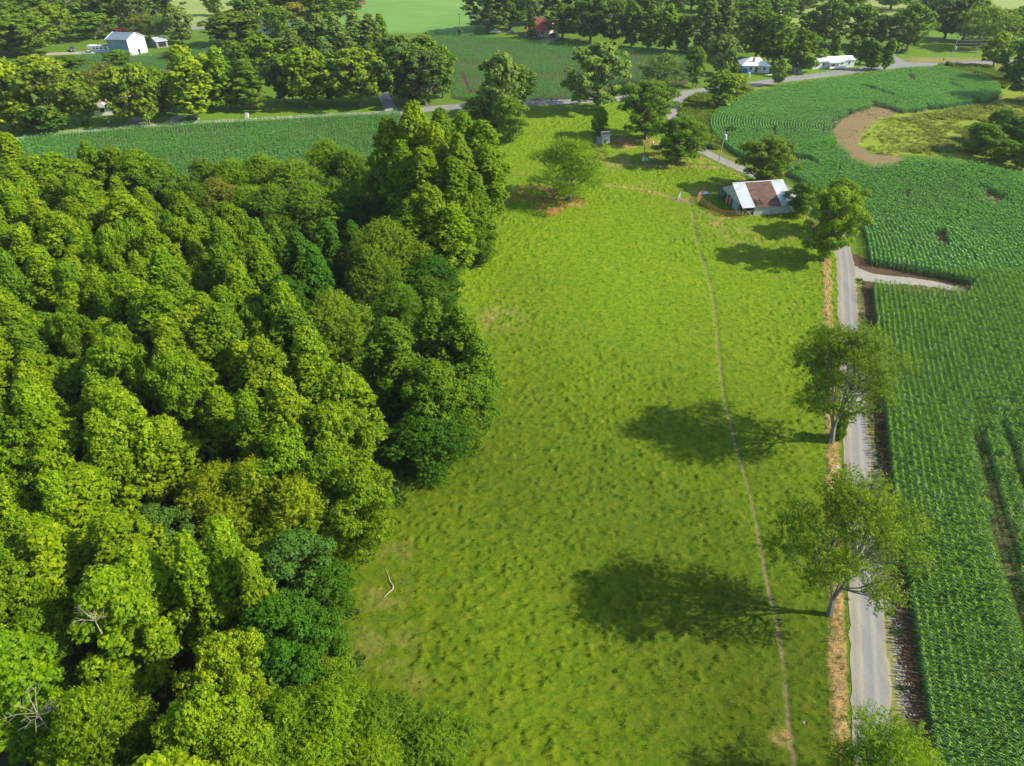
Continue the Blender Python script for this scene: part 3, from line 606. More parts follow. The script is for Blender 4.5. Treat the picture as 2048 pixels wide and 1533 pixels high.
GW = 'trees of the wood left of the pasture'
hand = []
HT = [
 ('poplar', 8, 262, 75, 15, 'Y', 'bright crown at the far left corner of the wood, against the gravel lane'),
 ('round', 79, 293, 150, 15, 'Y', 'big rounded bright crown near the upper left end of the wood'),
 ('poplar', 170, 281, 62, 15, 'G', 'narrow green crown on the wood edge right of the big rounded crown'),
 ('round', 218, 286, 88, 14, 'G', 'green crown on the wood edge below the corn strip, left of centre'),
 ('round', 266, 292, 95, 14, 'G', 'broad green crown bordering the corn strip'),
 ('round', 312, 318, 90, 12, 'E', 'dark green round crown where the wood edge steps down'),
 ('feather', 402, 312, 85, 10, 'O', 'dull olive crown standing on the edge of the corn strip'),
 ('feather', 455, 312, 90, 11, 'G', 'yellowish feathery tree on the corn strip edge'),
 ('feather', 430, 348, 95, 9, 'N', 'feathery tree with browning rusty twigs near the corn strip'),
 ('feather', 380, 358, 90, 9, 'E', 'low dark feathery tree left of the browning one'),
 ('feather', 520, 302, 100, 11, 'O', 'olive feathery tree on the strip edge in the middle of the row'),
 ('feather', 580, 312, 120, 12, 'O', 'large feathery olive tree with long sprays'),
 ('feather', 648, 272, 85, 13, 'G', 'tall feathery tree rising over the corn strip'),
 ('feather', 692, 292, 80, 12, 'E', 'feathery tree touching the tall bright grove on its left'),
 ('feather', 610, 352, 120, 11, 'O', 'wide olive feathery crown behind the dark hollow'),
 ('feather', 540, 362, 100, 11, 'O', 'feathery olive crown left of the dark hollow'),
 ('feather', 490, 365, 90, 10, 'G', 'yellow green shrubby tree amid the feathery row'),
 ('feather', 668, 350, 90, 10, 'E', 'dark feathery crown on the rim of the hollow'),
 ('feather', 700, 380, 80, 8, 'D', 'low dark crown deep in the hollow of the wood'),
 ('poplar', 775, 232, 90, 21, 'Y', 'tall bright tree at the left end of the high grove'),
 ('poplar', 825, 204, 95, 24, 'Y', 'highest bright crown of the grove beside the corn strip'),
 ('poplar', 880, 218, 85, 22, 'G', 'tall crown second from the top of the high grove'),
 ('poplar', 868, 246, 95, 21, 'Y', 'bright upright crown in the middle of the high grove'),
 ('poplar', 925, 222, 90, 20, 'G', 'tall green crown at the back of the high grove'),
 ('poplar', 965, 238, 90, 19, 'G', 'green crown at the right back of the high grove'),
 ('poplar', 915, 262, 95, 20, 'Y', 'bright crown at the front right of the high grove'),
 ('poplar', 972, 285, 95, 17, 'Y', 'bright crown overhanging the pasture at the right of the high grove'),
 ('poplar', 800, 275, 100, 19, 'G', 'broad green crown at the front left of the high grove'),
 ('poplar', 845, 292, 110, 18, 'G', 'green crown at the centre front of the high grove'),
 ('poplar', 905, 312, 100, 17, 'G', 'green crown at the foot of the high grove'),
 ('poplar', 950, 345, 80, 14, 'G', 'smaller crown under the high grove at the pasture edge'),
 ('round', 760, 290, 80, 16, 'E', 'dark crown on the shaded left side of the high grove'),
 ('poplar', 860, 368, 115, 15, 'Y', 'bright leaning crown in front of the high grove'),
 ('poplar', 815, 392, 100, 13, 'G', 'green crown left of the bright leaning one'),
 ('poplar', 905, 405, 95, 13, 'Y', 'bright crown drooping to the pasture below the high grove'),
 ('poplar', 935, 385, 70, 11, 'G', 'small green crown tucked at the pasture edge by the red clay'),
 ('round', 955, 450, 75, 7, 'E', 'low shaded tree at the pasture edge below the high grove'),
 ('feather', 765, 430, 140, 14, 'O', 'large olive tree with spiky twigs in the middle of the wood edge'),
 ('feather', 740, 490, 110, 12, 'O', 'olive tree below the large spiky one'),
 ('feather', 860, 505, 105, 9, 'D', 'dark low tree at the pasture edge below the drooping crown'),
 ('feather', 850, 545, 80, 7, 'E', 'small dark bushy tree on the pasture edge'),
 ('poplar', 648, 435, 70, 14, 'D', 'narrow dark green crown beside the hollow'),
 ('poplar', 700, 440, 50, 10, 'D', 'slim dark crown inside the shadow of the hollow'),
 ('poplar', 590, 462, 75, 14, 'D', 'deep green crown left of the narrow dark one'),
 ('poplar', 545, 440, 65, 14, 'G', 'green pointed crown near the feathery row'),
 ('poplar', 625, 490, 75, 14, 'D', 'deep green crown in the dark group of the wood'),
 ('round', 560, 545, 105, 14, 'D', 'large glossy dark green crown in the middle of the wood'),
 ('feather', 660, 575, 125, 12, 'O', 'soft olive crown between the dark one and the pasture edge'),
 ('feather', 790, 560, 90, 9, 'E', 'small leafy tree between two larger edge crowns'),
 ('poplar', 775, 632, 125, 15, 'E', 'green crown at the left of the broad pasture edge group'),
 ('poplar', 862, 592, 110, 15, 'E', 'topmost crown of the broad group jutting into the pasture'),
 ('poplar', 918, 612, 95, 14, 'G', 'upright crown at the upper right of the jutting group'),
 ('poplar', 955, 672, 100, 12, 'E', 'crown farthest right in the jutting group'),
 ('round', 870, 715, 150, 12, 'E', 'broad dark crown at the centre of the jutting group'),
 ('round', 945, 745, 105, 9, 'E', 'low crown at the right foot of the jutting group'),
 ('feather', 845, 815, 160, 8, 'D', 'low dark tree at the front of the jutting group over the grass'),
 ('feather', 925, 812, 90, 6, 'E', 'small shaded tree at the lower right of the jutting group'),
 ('poplar', 610, 655, 130, 16, 'Y', 'bright crown at the head of the large bright group'),
 ('poplar', 520, 672, 130, 16, 'Y', 'bright crown at the upper left of the large bright group'),
 ('poplar', 680, 730, 130, 15, 'Y', 'bright crown at the right of the large bright group'),
 ('poplar', 560, 752, 135, 16, 'Y', 'bright crown at the middle of the large bright group'),
 ('poplar', 490, 780, 120, 15, 'G', 'green crown at the left of the large bright group'),
 ('round', 650, 800, 150, 14, 'Y', 'wide bright crown overhanging the shaded clearing'),
 ('round', 560, 850, 160, 13, 'G', 'green crown at the lower middle of the large bright group'),
 ('feather', 420, 925, 150, 10, 'L', 'low lime feathery crown beside the black gap'),
 ('feather', 500, 915, 160, 11, 'L', 'wide lime coloured feathery crown'),
 ('feather', 590, 950, 160, 11, 'L', 'lime feathery crown joining the green one by the pasture'),
 ('feather', 440, 990, 160, 9, 'L', 'lime feathery crown in the lower row'),
 ('feather', 560, 1020, 170, 8, 'Y', 'feathery yellow green crown at the lower right of the lime group'),
 ('feather', 655, 1035, 120, 6, 'Y', 'small feathery crown reaching the grass'),
 ('round', 705, 930, 140, 12, 'G', 'green crown leaning out over the grass beside the lime group'),
 ('round', 640, 905, 110, 12, 'G', 'green crown between the bright group and the lime group'),
 ('round', 300, 1010, 120, 11, 'T', 'blue green crown beside the lime group'),
 ('poplar', 432, 1035, 140, 16, 'Y', 'bright yellow crown below the lime group'),
 ('poplar', 365, 1062, 120, 16, 'Y', 'bright yellow crown right of the blue green tree'),
 ('poplar', 490, 1105, 100, 14, 'Y', 'bright crown at the right edge of the lower stand'),
 ('round', 580, 1060, 150, 9, 'T', 'dark blue green tree on the grass edge'),
 ('round', 640, 1120, 110, 7, 'D', 'dark tree reaching toward the fallen branch'),
 ('round', 540, 1190, 150, 10, 'D', 'large dark glossy tree left of the fallen branch'),
 ('round', 620, 1215, 120, 8, 'D', 'dark tree on the grass edge below the fallen branch'),
 ('round', 560, 1270, 130, 7, 'D', 'dark crown at the lower end of the dark edge group'),
 ('round', 655, 1310, 100, 4.5, 'E', 'low dark bushy tree spreading onto the grass'),
 ('round', 430, 1270, 150, 12, 'Y', 'bright rounded crown near the bottom of the wood'),
 ('round', 390, 1390, 170, 13, 'Y', 'large bright yellow crown at the bottom of the wood'),
 ('round', 450, 1440, 150, 11, 'Y', 'bright crown at the bottom beside the shrubby edge'),
 ('feather', 570, 1400, 150, 7, 'G', 'dark olive shrubby tree at the bottom edge'),
 ('feather', 660, 1385, 150, 7, 'G', 'shrubby tree in the middle of the bottom edge'),
 ('feather', 745, 1405, 150, 5, 'E', 'shrubby tree with a few bare twigs at the bottom edge'),
 ('feather', 620, 1470, 160, 6, 'G', 'shrubby crown cut by the bottom of the photo'),
 ('feather', 740, 1480, 160, 5, 'G', 'shrubby crown at the bottom, second from its right end'),
 ('feather', 860, 1455, 150, 4, 'E', 'rightmost shrubby crown at the bottom of the wood'),
 ('feather', 510, 1480, 140, 7, 'E', 'dark shrubby crown at the bottom left of the shrub row'),
 ('feather', 150, 1380, 170, 13, 'G', 'thin crown with bare pale twigs near the bottom left corner'),
]
for (st, x, y, w, H, c, lb) in HT:
    o, h_ = tt(st, x, y, w*1.15, H, c, lb, GW); hand.append(h_)
INT = [(-90, 300), (60, 335), (200, 345), (300, 372), (420, 400), (555, 430), (580, 560), (600, 640), (520, 680), (450, 780), (450, 870), (390, 930), (350, 1010), (330, 1240), (400, 1300), (350, 1400), (350, 1640), (-160, 1640)]
GAPS = [(300, 935, 75), (205, 1215, 55), (690, 400, 50), (245, 1400, 40), (150, 1240, 40)]
PEND = []
ORD = ['first', 'second', 'third', 'fourth', 'fifth', 'sixth', 'seventh', 'eighth', 'ninth', 'tenth', 'eleventh', 'twelfth']
CNT = ['', 'one', 'two', 'three', 'four', 'five', 'six', 'seven', 'eight', 'nine', 'ten', 'eleven', 'twelve']
def look(H, W, hm, wm): return ('tall ' if H > hm else 'low ')+('wide' if W > wm else 'narrow')
def settle():
    by = {}
    for o, lb, q in PEND: by.setdefault(lb, []).append((q, o))
    for lb, it in by.items():
        it.sort(key=lambda t: t[0]); n = len(it)
        for i, (q, o) in enumerate(it): o['label'] = lb if n == 1 else lb+', '+(('left one' if i == 0 else 'right one') if n == 2 else ORD[min(i, 11)]+' from left')
    PEND.clear()
hexr = random.Random(4); row = 0; yv = 14.0
while yv < 215:
    xv = -135.0+(row % 2)*2.6
    while xv < 5:
        x_ = xv+hexr.uniform(-2.2, 2.2); y_ = yv+hexr.uniform(-2.2, 2.2); H = hexr.uniform(11.5, 17.5)
        q = Q((x_, y_, H))
        ok = bool(inpoly(np.array([q[0]]), np.array([q[1]]), INT)[0]) and q[0] > -90 and q[1] < 1620
        if ok and any(math.hypot(q[0]-g[0], q[1]-g[1]) < g[2] for g in GAPS): ok = False
        if ok and any(math.hypot(x_-h_[0], y_-h_[1]) < 1.6+h_[2]*.38 for h_ in hand): ok = False
        if ok:
            u = hexr.random(); right = q[0] > 380+0.1*(q[1]-400)
            if right and q[1] < 760: col = 'G' if u < .55 else ('E' if u < .8 else 'Y')
            else: col = 'Y' if u < .62 else ('G' if u < .91 else ('N' if u < .92 else 'E'))
            vert = 'far' if q[1] < 480 else ('middle' if q[1] < 850 else 'near'); side = 'left edge' if q[0] < 170 else ('centre' if q[0] < 380 else 'right part')
            cn = {'Y': 'yellow green', 'G': 'fresh green', 'E': 'deeper green', 'N': 'brownish green'}[col]
            st = 'poplar' if hexr.random() < .75 else 'round'
            W_ = hexr.uniform(6.2, 9.8); vert = ['topmost', 'upper', 'middle', 'lower middle', 'lower', 'bottom'][min(5, max(0, int((q[1]-300)/205)))]; side = ['left edge', 'left', 'centre', 'right'][min(3, max(0, int(q[0]/130)))]
            lb_ = '%s %s %s crown, %s %s of the wood' % (look(H, W_, 14.5, 7.4), 'pointed' if st == 'poplar' else 'rounded', cn, vert, side)
            PEND.append((tree(st, (x_, y_), H, W_, col, lb_, 'even stand of crowns filling the wood'), lb_, q[0]))
        xv += 5.2
    yv += 4.6; row += 1
settle()

# ------------------------------------------------------------------ corn (stuff): plants in rows
def strip_leaf(a, L, w, rise, droop, z0, seg, v, lean=0.0):
    d = Vector((math.cos(a), math.sin(a), 0)); s = Vector((-math.sin(a), math.cos(a), 0)); Vq = []; prev = None
    for i in range(seg+1):
        t = i/seg; p = d*(L*t)+Vector((0, 0, z0+rise*t-droop*t*t)); ww = w*(math.sin(math.pi*min(1, .18+t*.82))**.7) if i < seg else w*.12
        cur = (p-s*ww/2+Vector((0, 0, lean*ww)), p+s*ww/2)
        if prev: Vq.append([prev[0], prev[1], cur[1], cur[0]])
        prev = cur
    return Vq, [v]*len(Vq)
def corn_plant(r, h=2.0, nleaf=10, seg=4, off=(0, 0), wide=0.10):
    Q_ = []; Vv = []; a0 = r.uniform(-.5, .5)+math.pi*.5
    st = 0.02
    for a in (0, math.pi/2):
        d = Vector((math.cos(a), math.sin(a), 0))*st
        Q_.append([Vector((0, 0, 0))-d, Vector((0, 0, 0))+d, Vector((0, 0, h*.9))+d*.5, Vector((0, 0, h*.9))-d*.5]); Vv.append(.6)
    for i in range(nleaf):
        t = i/(nleaf-1); z0 = h*(.12+.70*t); a = a0+(i % 2)*math.pi+r.uniform(-.55, .55)
        L = h*.30*(1-.35*abs(t-.45)*2)*r.uniform(.85, 1.15)
        rise = L*(.35+1.0*t); droop = L*(.65+.55*(1-t))*r.uniform(.8, 1.2)
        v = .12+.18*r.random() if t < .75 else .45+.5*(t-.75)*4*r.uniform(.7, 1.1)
        q, vv_ = strip_leaf(a, L, wide*(1-.3*t), rise, droop, z0, seg, min(1, v)); Q_ += q; Vv += vv_
    for k in range(3):                                     # upright whorl at the top
        q, vv_ = strip_leaf(r.uniform(0, 6.28), h*.10, wide*.6, h*.20, 0.02, h*.80, 2, .95); Q_ += q; Vv += vv_
    o = Vector((off[0], off[1], 0))
    return [[tuple(p+o) for p in q] for q in Q_], Vv
def corn_clump(seed, n, h, nleaf, seg, span, wide, mat, jit=0.03):
    r = random.Random(seed); QQ = []; VV = []
    for i in range(n):
        q, v = corn_plant(r, h*r.uniform(.86, 1.12), nleaf, seg, ((i+.5)/n*span-span/2, r.uniform(-jit, jit)), wide); QQ += q; VV += v
    me = quads_mesh('corn_plants', np.array(QQ), np.array(VV), mat)
    return bpy.data.objects.new('corn_plants', me)
def gn_scatter(name, pts, rots, scs, var, protos, label, cat):
    me = bpy.data.meshes.new(name); me.vertices.add(len(pts)); me.vertices.foreach_set('co', np.asarray(pts, np.float32).reshape(-1))
    for nm, d, ty in (('rot', rots, 'FLOAT'), ('sc', scs, 'FLOAT'), ('var', var, 'INT')):
        a = me.attributes.new(nm, ty, 'POINT'); a.data.foreach_set('value', np.asarray(d, np.int32 if ty == 'INT' else np.float32))
    o = link(name, me); tag(o, label, cat, kind='stuff')
    ng = bpy.data.node_groups.new(name, 'GeometryNodeTree')
    ng.interface.new_socket('Geometry', in_out='INPUT', socket_type='NodeSocketGeometry'); ng.interface.new_socket('Geometry', in_out='OUTPUT', socket_type='NodeSocketGeometry')
    N = ng.nodes; Lk = ng.links; gi = N.new('NodeGroupInput'); go = N.new('NodeGroupOutput'); jn = N.new('GeometryNodeJoinGeometry')
    def na(nm, ty):
        a = N.new('GeometryNodeInputNamedAttribute'); a.data_type = ty; a.inputs[0].default_value = nm
        return [s for s in a.outputs if s.enabled and s.name == 'Attribute'][0]
    rt = na('rot', 'FLOAT'); sc = na('sc', 'FLOAT'); vr = na('var', 'INT')
    cx = N.new('ShaderNodeCombineXYZ'); Lk.new(rt, cx.inputs[2])
    for i, pr in enumerate(protos):
        oi = N.new('GeometryNodeObjectInfo'); oi.inputs[0].default_value = pr; oi.transform_space = 'ORIGINAL'
        io = N.new('GeometryNodeInstanceOnPoints'); cmp_ = N.new('FunctionNodeCompare'); cmp_.data_type = 'INT'; cmp_.operation = 'EQUAL'
        ci = [s for s in cmp_.inputs if s.enabled]; Lk.new(vr, ci[0]); ci[1].default_value = i
        Lk.new(gi.outputs[0], io.inputs['Points']); Lk.new(cmp_.outputs[0], io.inputs['Selection'])
        Lk.new(oi.outputs['Geometry'], io.inputs['Instance']); Lk.new(cx.outputs[0], io.inputs['Rotation']); Lk.new(sc, io.inputs['Scale'])
        Lk.new(io.outputs[0], jn.inputs[0])
    Lk.new(jn.outputs[0], go.inputs[0])
    md = o.modifiers.new('plants', 'NODES'); md.node_group = ng
    return o
def offset_rows(guide, spacing, kmax, step, poly, test=True, seed=1, k0=0):
    """rows parallel to the guide line, on its right hand side"""
    g = np.array([(p[0], p[1]) for p in guide]); seg = np.hypot(*np.diff(g, axis=0).T); s = np.concatenate([[0], np.cumsum(seg)])
    fs = np.arange(0, s[-1], 1.0); g = np.stack([np.interp(fs, s, g[:, 0]), np.interp(fs, s, g[:, 1])], 1)
    d = np.gradient(g, axis=0); d /= np.linalg.norm(d, axis=1)[:, None]; nr = np.stack([d[:, 1], -d[:, 0]], 1)
    kd = kdtree.KDTree(len(g)); [kd.insert((a, b, 0), i) for i, (a, b) in enumerate(g)]; kd.balance()
    r = np.random.default_rng(seed); OX = []; OA = []
    for k in range(k0, kmax):
        off = (k+.5)*spacing; c = g+nr*off; sg = np.hypot(*np.diff(c, axis=0).T); ss = np.concatenate([[0], np.cumsum(sg)])
        st = np.arange(r.uniform(0, step), ss[-1], step); x = np.interp(st, ss, c[:, 0]); y = np.interp(st, ss, c[:, 1])
        dd = np.interp(st, ss, np.arange(len(g))); j = np.clip(dd.astype(int), 0, len(g)-1); a = np.arctan2(d[j, 1], d[j, 0])
        ok = inpoly(x, y, poly); x, y, a = x[ok], y[ok], a[ok]
        if test and len(x):
            dk = np.array([kd.find((p, q, 0))[2] for p, q in zip(x, y)]); ok = dk > off-1.3; x, y, a = x[ok], y[ok], a[ok]
        OX.append(np.stack([x, y], 1)); OA.append(a)
    return np.concatenate(OX), np.concatenate(OA)
CORNW = [p[:2] for p in PX(CORN)]
GUIDE = [tuple(v)[:2] for v in smooth(PX([(1890, 1640), (1866, 1533), (1843, 1400), (1814, 1200), (1789, 1050), (1767, 850), (1754, 740), (1746, 640), (1739, 562), (1736, 520), (1728, 480), (1712, 445), (1680, 415), (1640, 390), (1590, 362), (1530, 335), (1475, 314), (1445, 292), (1424, 270), (1419, 250), (1428, 232), (1455, 213), (1500, 193), (1560, 177), (1640, 165), (1740, 152), (1830, 141), (1900, 137)]), 10)]
HOLES = [PX(p) for p in (
    [(1706, 532), (1740, 533), (1800, 542), (1880, 558), (1940, 574), (1944, 592), (1860, 592), (1790, 582), (1740, 576), (1706, 568)],
    [(1952, 378), (1975, 382), (2015, 402), (1990, 414), (1965, 402)],
    [(1800, 388), (1815, 390), (1816, 405), (1806, 402)],
    [(1545, 258), (1550, 260), (1552, 282), (1543, 276)],
    [(1810, 158), (1832, 158), (1830, 166), (1812, 165)],
    [(1446, 264), (1466, 262), (1464, 274), (1450, 275)],
    [(1862, 474), (1882, 470), (1900, 500), (1890, 508), (1872, 492)],
    [(1876, 590), (1884, 588), (1890, 645), (1882, 640)], [(1912, 592), (1918, 592), (1920, 610), (1912, 606)],
    [(1715, 180), (1725, 178), (1790, 196), (1786, 199)])]
STRIPS = [[p[:2] for p in PX(q_)] for q_ in ([(1936, 850), (1944, 848), (1985, 980), (2030, 1150), (2060, 1300), (2040, 1310), (2003, 1180), (1970, 1050), (1952, 950)], [(1990, 860), (1997, 858), (2048, 980), (2090, 1100), (2080, 1120), (2036, 1000)])]
def corn_filter(pts, ang, thin=0.05, lim=None):
    X_, Y_ = pts[:, 0], pts[:, 1]; k = np.ones(len(X_), bool)
    jx, jy = (fbm(X_*.5, Y_*.5, 51, 3)-.5)*3.2, (fbm(X_*.5, Y_*.5, 52, 3)-.5)*3.2
    for ih, h_ in enumerate(HOLES): k &= ~inpoly(X_+(jx if ih else 0), Y_+(jy if ih else 0), [p[:2] for p in h_])
    k &= ~((polydist(X_, Y_, PX([(1720, 226), (1688, 242), (1663, 262), (1676, 288), (1710, 320), (1745, 334)])) < 4*fbm(X_*.3, Y_*.3, 55, 2)) & (fbm(X_*.8, Y_*.8, 56, 2) < .5))
    n = fbm(X_*.05, Y_*.05, 12, 3); n2 = fbm(X_*.35, Y_*.12, 14, 2)
    r = np.random.default_rng(3).uniform(0, 1, len(X_))
    k &= ~((n < .36) & (n2 < .30) & (Y_ > 125)); k &= r > thin
    # thin stand beside the bare strip at the right
    q = np.array([Q((a, b, 0))[:2] for a, b in pts])
    z = inpoly(q[:, 0], q[:, 1], [(1925, 820), (2048, 800), (2200, 1100), (2200, 1420), (2048, 1330), (1990, 1180)]); k &= ~(z & (r < .30))
    k &= (q[:, 0] < 2110) & (q[:, 1] < 1600)
    return k
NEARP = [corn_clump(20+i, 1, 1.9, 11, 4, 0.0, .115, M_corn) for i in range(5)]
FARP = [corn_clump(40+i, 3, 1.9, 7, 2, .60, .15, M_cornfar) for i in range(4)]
pts, ang = offset_rows(GUIDE, .78, 130, .25, CORNW)
k = pts[:, 1] < 118; pn, an = pts[k], ang[k]; k = corn_filter(pn, an); pn, an = pn[k], an[k]
rg = np.random.default_rng(8)
pn = pn+rg.normal(0, .035, pn.shape)
sc = (0.80+.42*fbm(pn[:, 0]*.06, pn[:, 1]*.06, 21, 3))*rg.uniform(.88, 1.1, len(pn))
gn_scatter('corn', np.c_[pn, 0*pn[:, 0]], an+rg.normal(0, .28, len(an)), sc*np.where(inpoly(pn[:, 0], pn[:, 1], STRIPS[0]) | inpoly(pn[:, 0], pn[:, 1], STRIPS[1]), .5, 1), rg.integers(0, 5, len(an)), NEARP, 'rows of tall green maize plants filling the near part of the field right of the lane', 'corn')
pts, ang = offset_rows(GUIDE, .78, 190, .66, CORNW, seed=2)
k = (pts[:, 1] >= 118); pn, an = pts[k], ang[k]; k = corn_filter(pn, an, .03); pn, an = pn[k], an[k]; pn = pn+rg.normal(0, .05, pn.shape)
sc = (0.66+.5*fbm(pn[:, 0]*.05, pn[:, 1]*.05, 21, 3))*rg.uniform(.85, 1.1, len(pn))
print('corn far', len(pn))
gn_scatter('corn', np.c_[pn, 0*pn[:, 0]], an+rg.normal(0, .15, len(an)), sc, rg.integers(0, 4, len(an)), FARP, 'curving rows of green maize in the far part of the field round the bare soil', 'corn')
for nm, pl, g, km, sp, lb in (('corn', MIDF, [(860, 250), (1100, 228), (1420, 198), (1700, 170)], 240, 1.0, 'even green crop field beyond the cross road'),
                        ('corn', STRIP, [(-260, 520), (100, 430), (400, 400), (900, 362)], 200, .85, 'dark green maize strip between the wood and the gravel lane'),
                        ('corn', UPF, [(60, 190), (600, 150)], 90, 1.1, 'green crop field before the metal garage'), ('corn', LEFTF, [(-100, 200), (100, 175)], 60, 1.2, 'small green crop patch at the left edge')):
    gw = [p[:2] for p in PX(g)][::-1]; plw = [p[:2] for p in PX(pl)]
    pts, ang = offset_rows(gw, sp, km, .78, plw, test=False)
    q = np.array([Q((a, b, 0))[:2] for a, b in pts]); k = (q[:, 0] > -40) & (q[:, 0] < 2100)
    tn = fbm(pts[:, 0]*.06, pts[:, 1]*.06, 15, 3); k &= rg.uniform(0, 1, len(pts)) < .96
    if pl is MIDF:
        for ln in ([(905, 125), (960, 132), (985, 145), (1000, 160)], [(1010, 148), (1100, 152), (1140, 156)], [(925, 150), (935, 180), (945, 190)]): k &= polydist(pts[:, 0], pts[:, 1], PX(ln)) > .7
    pts, ang = pts[k]+rg.normal(0, .09, (k.sum(), 2)), ang[k]
    scl = (0.55+.4*fbm(pts[:, 0]*.1, pts[:, 1]*.1, 33, 3))*rg.uniform(.8, 1.2, len(pts))*(1.0 if pl is STRIP else .8)
    print('field', lb, len(pts))
    gn_scatter(nm, np.c_[pts, 0*pts[:, 0]], ang+rg.normal(0, .3, len(ang)), scl, rg.integers(0, 4, len(ang)), FARP, lb, 'corn')

# weeds and rough grass (stuff)
def weed_clump(seed, n, h, wid, mat, spread=.5):
    r = np.random.default_rng(seed); a = r.uniform(0, 6.28, n); p = r.normal(0, spread*.5, (n, 3)); p[:, 2] = 0
    hh = h*r.uniform(.5, 1.1, n)*np.exp(-(np.hypot(p[:, 0], p[:, 1])/spread)**2*.6)
    base = np.stack([p[:, 0], p[:, 1], hh*r.uniform(.1, .7, n)], 1)
    d = np.stack([np.cos(a), np.sin(a), r.uniform(-.2, .9, n)], 1); s = np.stack([-np.sin(a), np.cos(a), 0*a], 1)
    L = (h*r.uniform(.25, .5, n))[:, None]; w = wid*r.uniform(.6, 1.3, (n, 1))
    V = np.stack([base-s*w, base+s*w, base+d*L+s*w*.3, base+d*L-s*w*.3], 1)
    return bpy.data.objects.new('weeds', quads_mesh('weeds', V, np.clip(r.normal(.5, .25, n), 0, 1), mat))
M_weedo = leaf_mat('olive_weed', 1.0, 0.25, 0.6, False, (0.21, 0.265, 0.022), (1.6, 1.35, 1.5))
M_weedd = leaf_mat('dark_weed', 1.0, 0.25, 0.6, False, (0.06, 0.12, 0.015), (1.5, 1.35, 1.2))
WP = [weed_clump(60+i, 60, 1.1, .06, M_weed, .7) for i in range(3)]
WO = [weed_clump(70+i, 60, .9, .07, M_weedo, .9) for i in range(3)]
WD = [weed_clump(80+i, 70, .5, .05, M_weedd, .5) for i in range(3)]
def weeds(n, poly, protos, smin, smax, label, seed, dens=0.0, mask=None):
    pw = [p[:2] for p in PX(poly)]; xa = min(p[0] for p in pw); xb = max(p[0] for p in pw); ya = min(p[1] for p in pw); yb = max(p[1] for p in pw)
    r = np.random.default_rng(seed); X_ = r.uniform(xa, xb, n); Y_ = r.uniform(ya, yb, n); k = inpoly(X_, Y_, pw) & (fbm(X_*.15, Y_*.15, seed, 3) > dens)
    if mask is not None: k &= mask(X_, Y_)
    X_, Y_ = X_[k], Y_[k]; m = len(X_)
    gn_scatter('weeds', np.c_[X_, Y_, 0*X_+.01], r.uniform(0, 6.28, m), r.uniform(smin, smax, m)*(0.6+.8*fbm(X_*.3, Y_*.3, seed+1, 2)), r.integers(0, len(protos), m), protos, label, 'weeds')
rw = [tuple(v)[:2] for v in smooth(PX(ROADC), 4)]
offroad = lambda X_, Y_: polydist(X_, Y_, rw) > 2.6
weeds(9000, [(1385, 195), (1440, 182), (1500, 178), (1500, 190), (1450, 212), (1422, 232), (1414, 250), (1420, 272), (1440, 292), (1436, 302), (1400, 288), (1372, 262), (1356, 240), (1360, 210)], WP, .7, 1.6, 'tall yellow green weeds between the lane and the corn corner', 31, 0.3, offroad)
weeds(1600, [(1560, 171), (1640, 159), (1740, 146), (1830, 137), (1500, 188), (1480, 180)], WP, .4, .9, 'low weeds along the cross road bank', 32, 0.35)
weeds(5000, [(1880, 132), (1960, 132), (2020, 158), (2010, 178), (1975, 165), (1920, 150), (1870, 140)], WP, .6, 1.4, 'bright yellow green weeds below the power poles', 33, 0.3)
weeds(8000, [(1800, 240), (1905, 218), (2000, 205), (2048, 190), (2200, 200), (2300, 380), (2048, 342), (1900, 313), (1810, 306), (1860, 285), (1850, 262)], WO, .5, 1.3, 'olive rough vegetation of the marshy hollow', 34, 0.42)
weeds(1500, [(1725, 280), (1765, 240), (1805, 229), (1880, 224), (1880, 255), (1860, 300), (1810, 310), (1745, 312)], WO, .3, .8, 'patchy weeds over the lime grass wedge', 39, 0.45)
weeds(900, [(1808, 229), (1760, 212), (1720, 222), (1686, 239), (1661, 262), (1676, 290), (1708, 322), (1745, 338), (1808, 338), (1745, 308), (1714, 290), (1735, 262), (1760, 240)], WD, .15, .5, 'scattered small weeds on the bare soil patch', 40, 0.5)
weeds(3800, [(1755, 560), (1742, 560), (1728, 548), (1740, 640), (1764, 800), (1768, 980), (1788, 1180), (1830, 1400), (1860, 1533), (1835, 1533), (1805, 1400), (1775, 1230), (1750, 1000), (1722, 760), (1705, 560)], WD, .25, .8, 'small weeds on the verge beside the corn', 35, 0.45, lambda X_, Y_: (polydist(X_, Y_, rw) > 1.75) & (polydist(X_, Y_, rw) < 3.6))
weeds(2600, [(1690, 1600), (1684, 1300), (1676, 1000), (1668, 700), (1662, 530), (1690, 530), (1700, 700), (1714, 1000), (1725, 1300), (1735, 1600)], WD, .25, .7, 'green grass tufts between the dry fence strip and the lane', 41, 0.3, lambda X_, Y_: (polydist(X_, Y_, rw) > 1.62) & (polydist(X_, Y_, rw) < 2.6))
weeds(5000, WOODP, WD, 1.0, 3.0, 'dark undergrowth on the floor of the wood', 36, 0.35)
weeds(900, [(1480, 352), (1500, 346), (1600, 395), (1665, 450), (1690, 520), (1662, 500), (1600, 430), (1540, 392)], WD, .5, 1.3, 'green weeds on the bank between lane and barn', 37, 0.3, offroad)
weeds(260, [(905, 195), (960, 205), (1050, 200), (1040, 190), (945, 190)], WP, .5, 1.2, 'weeds at the corner of the crop field by the cross road', 38, 0.2)

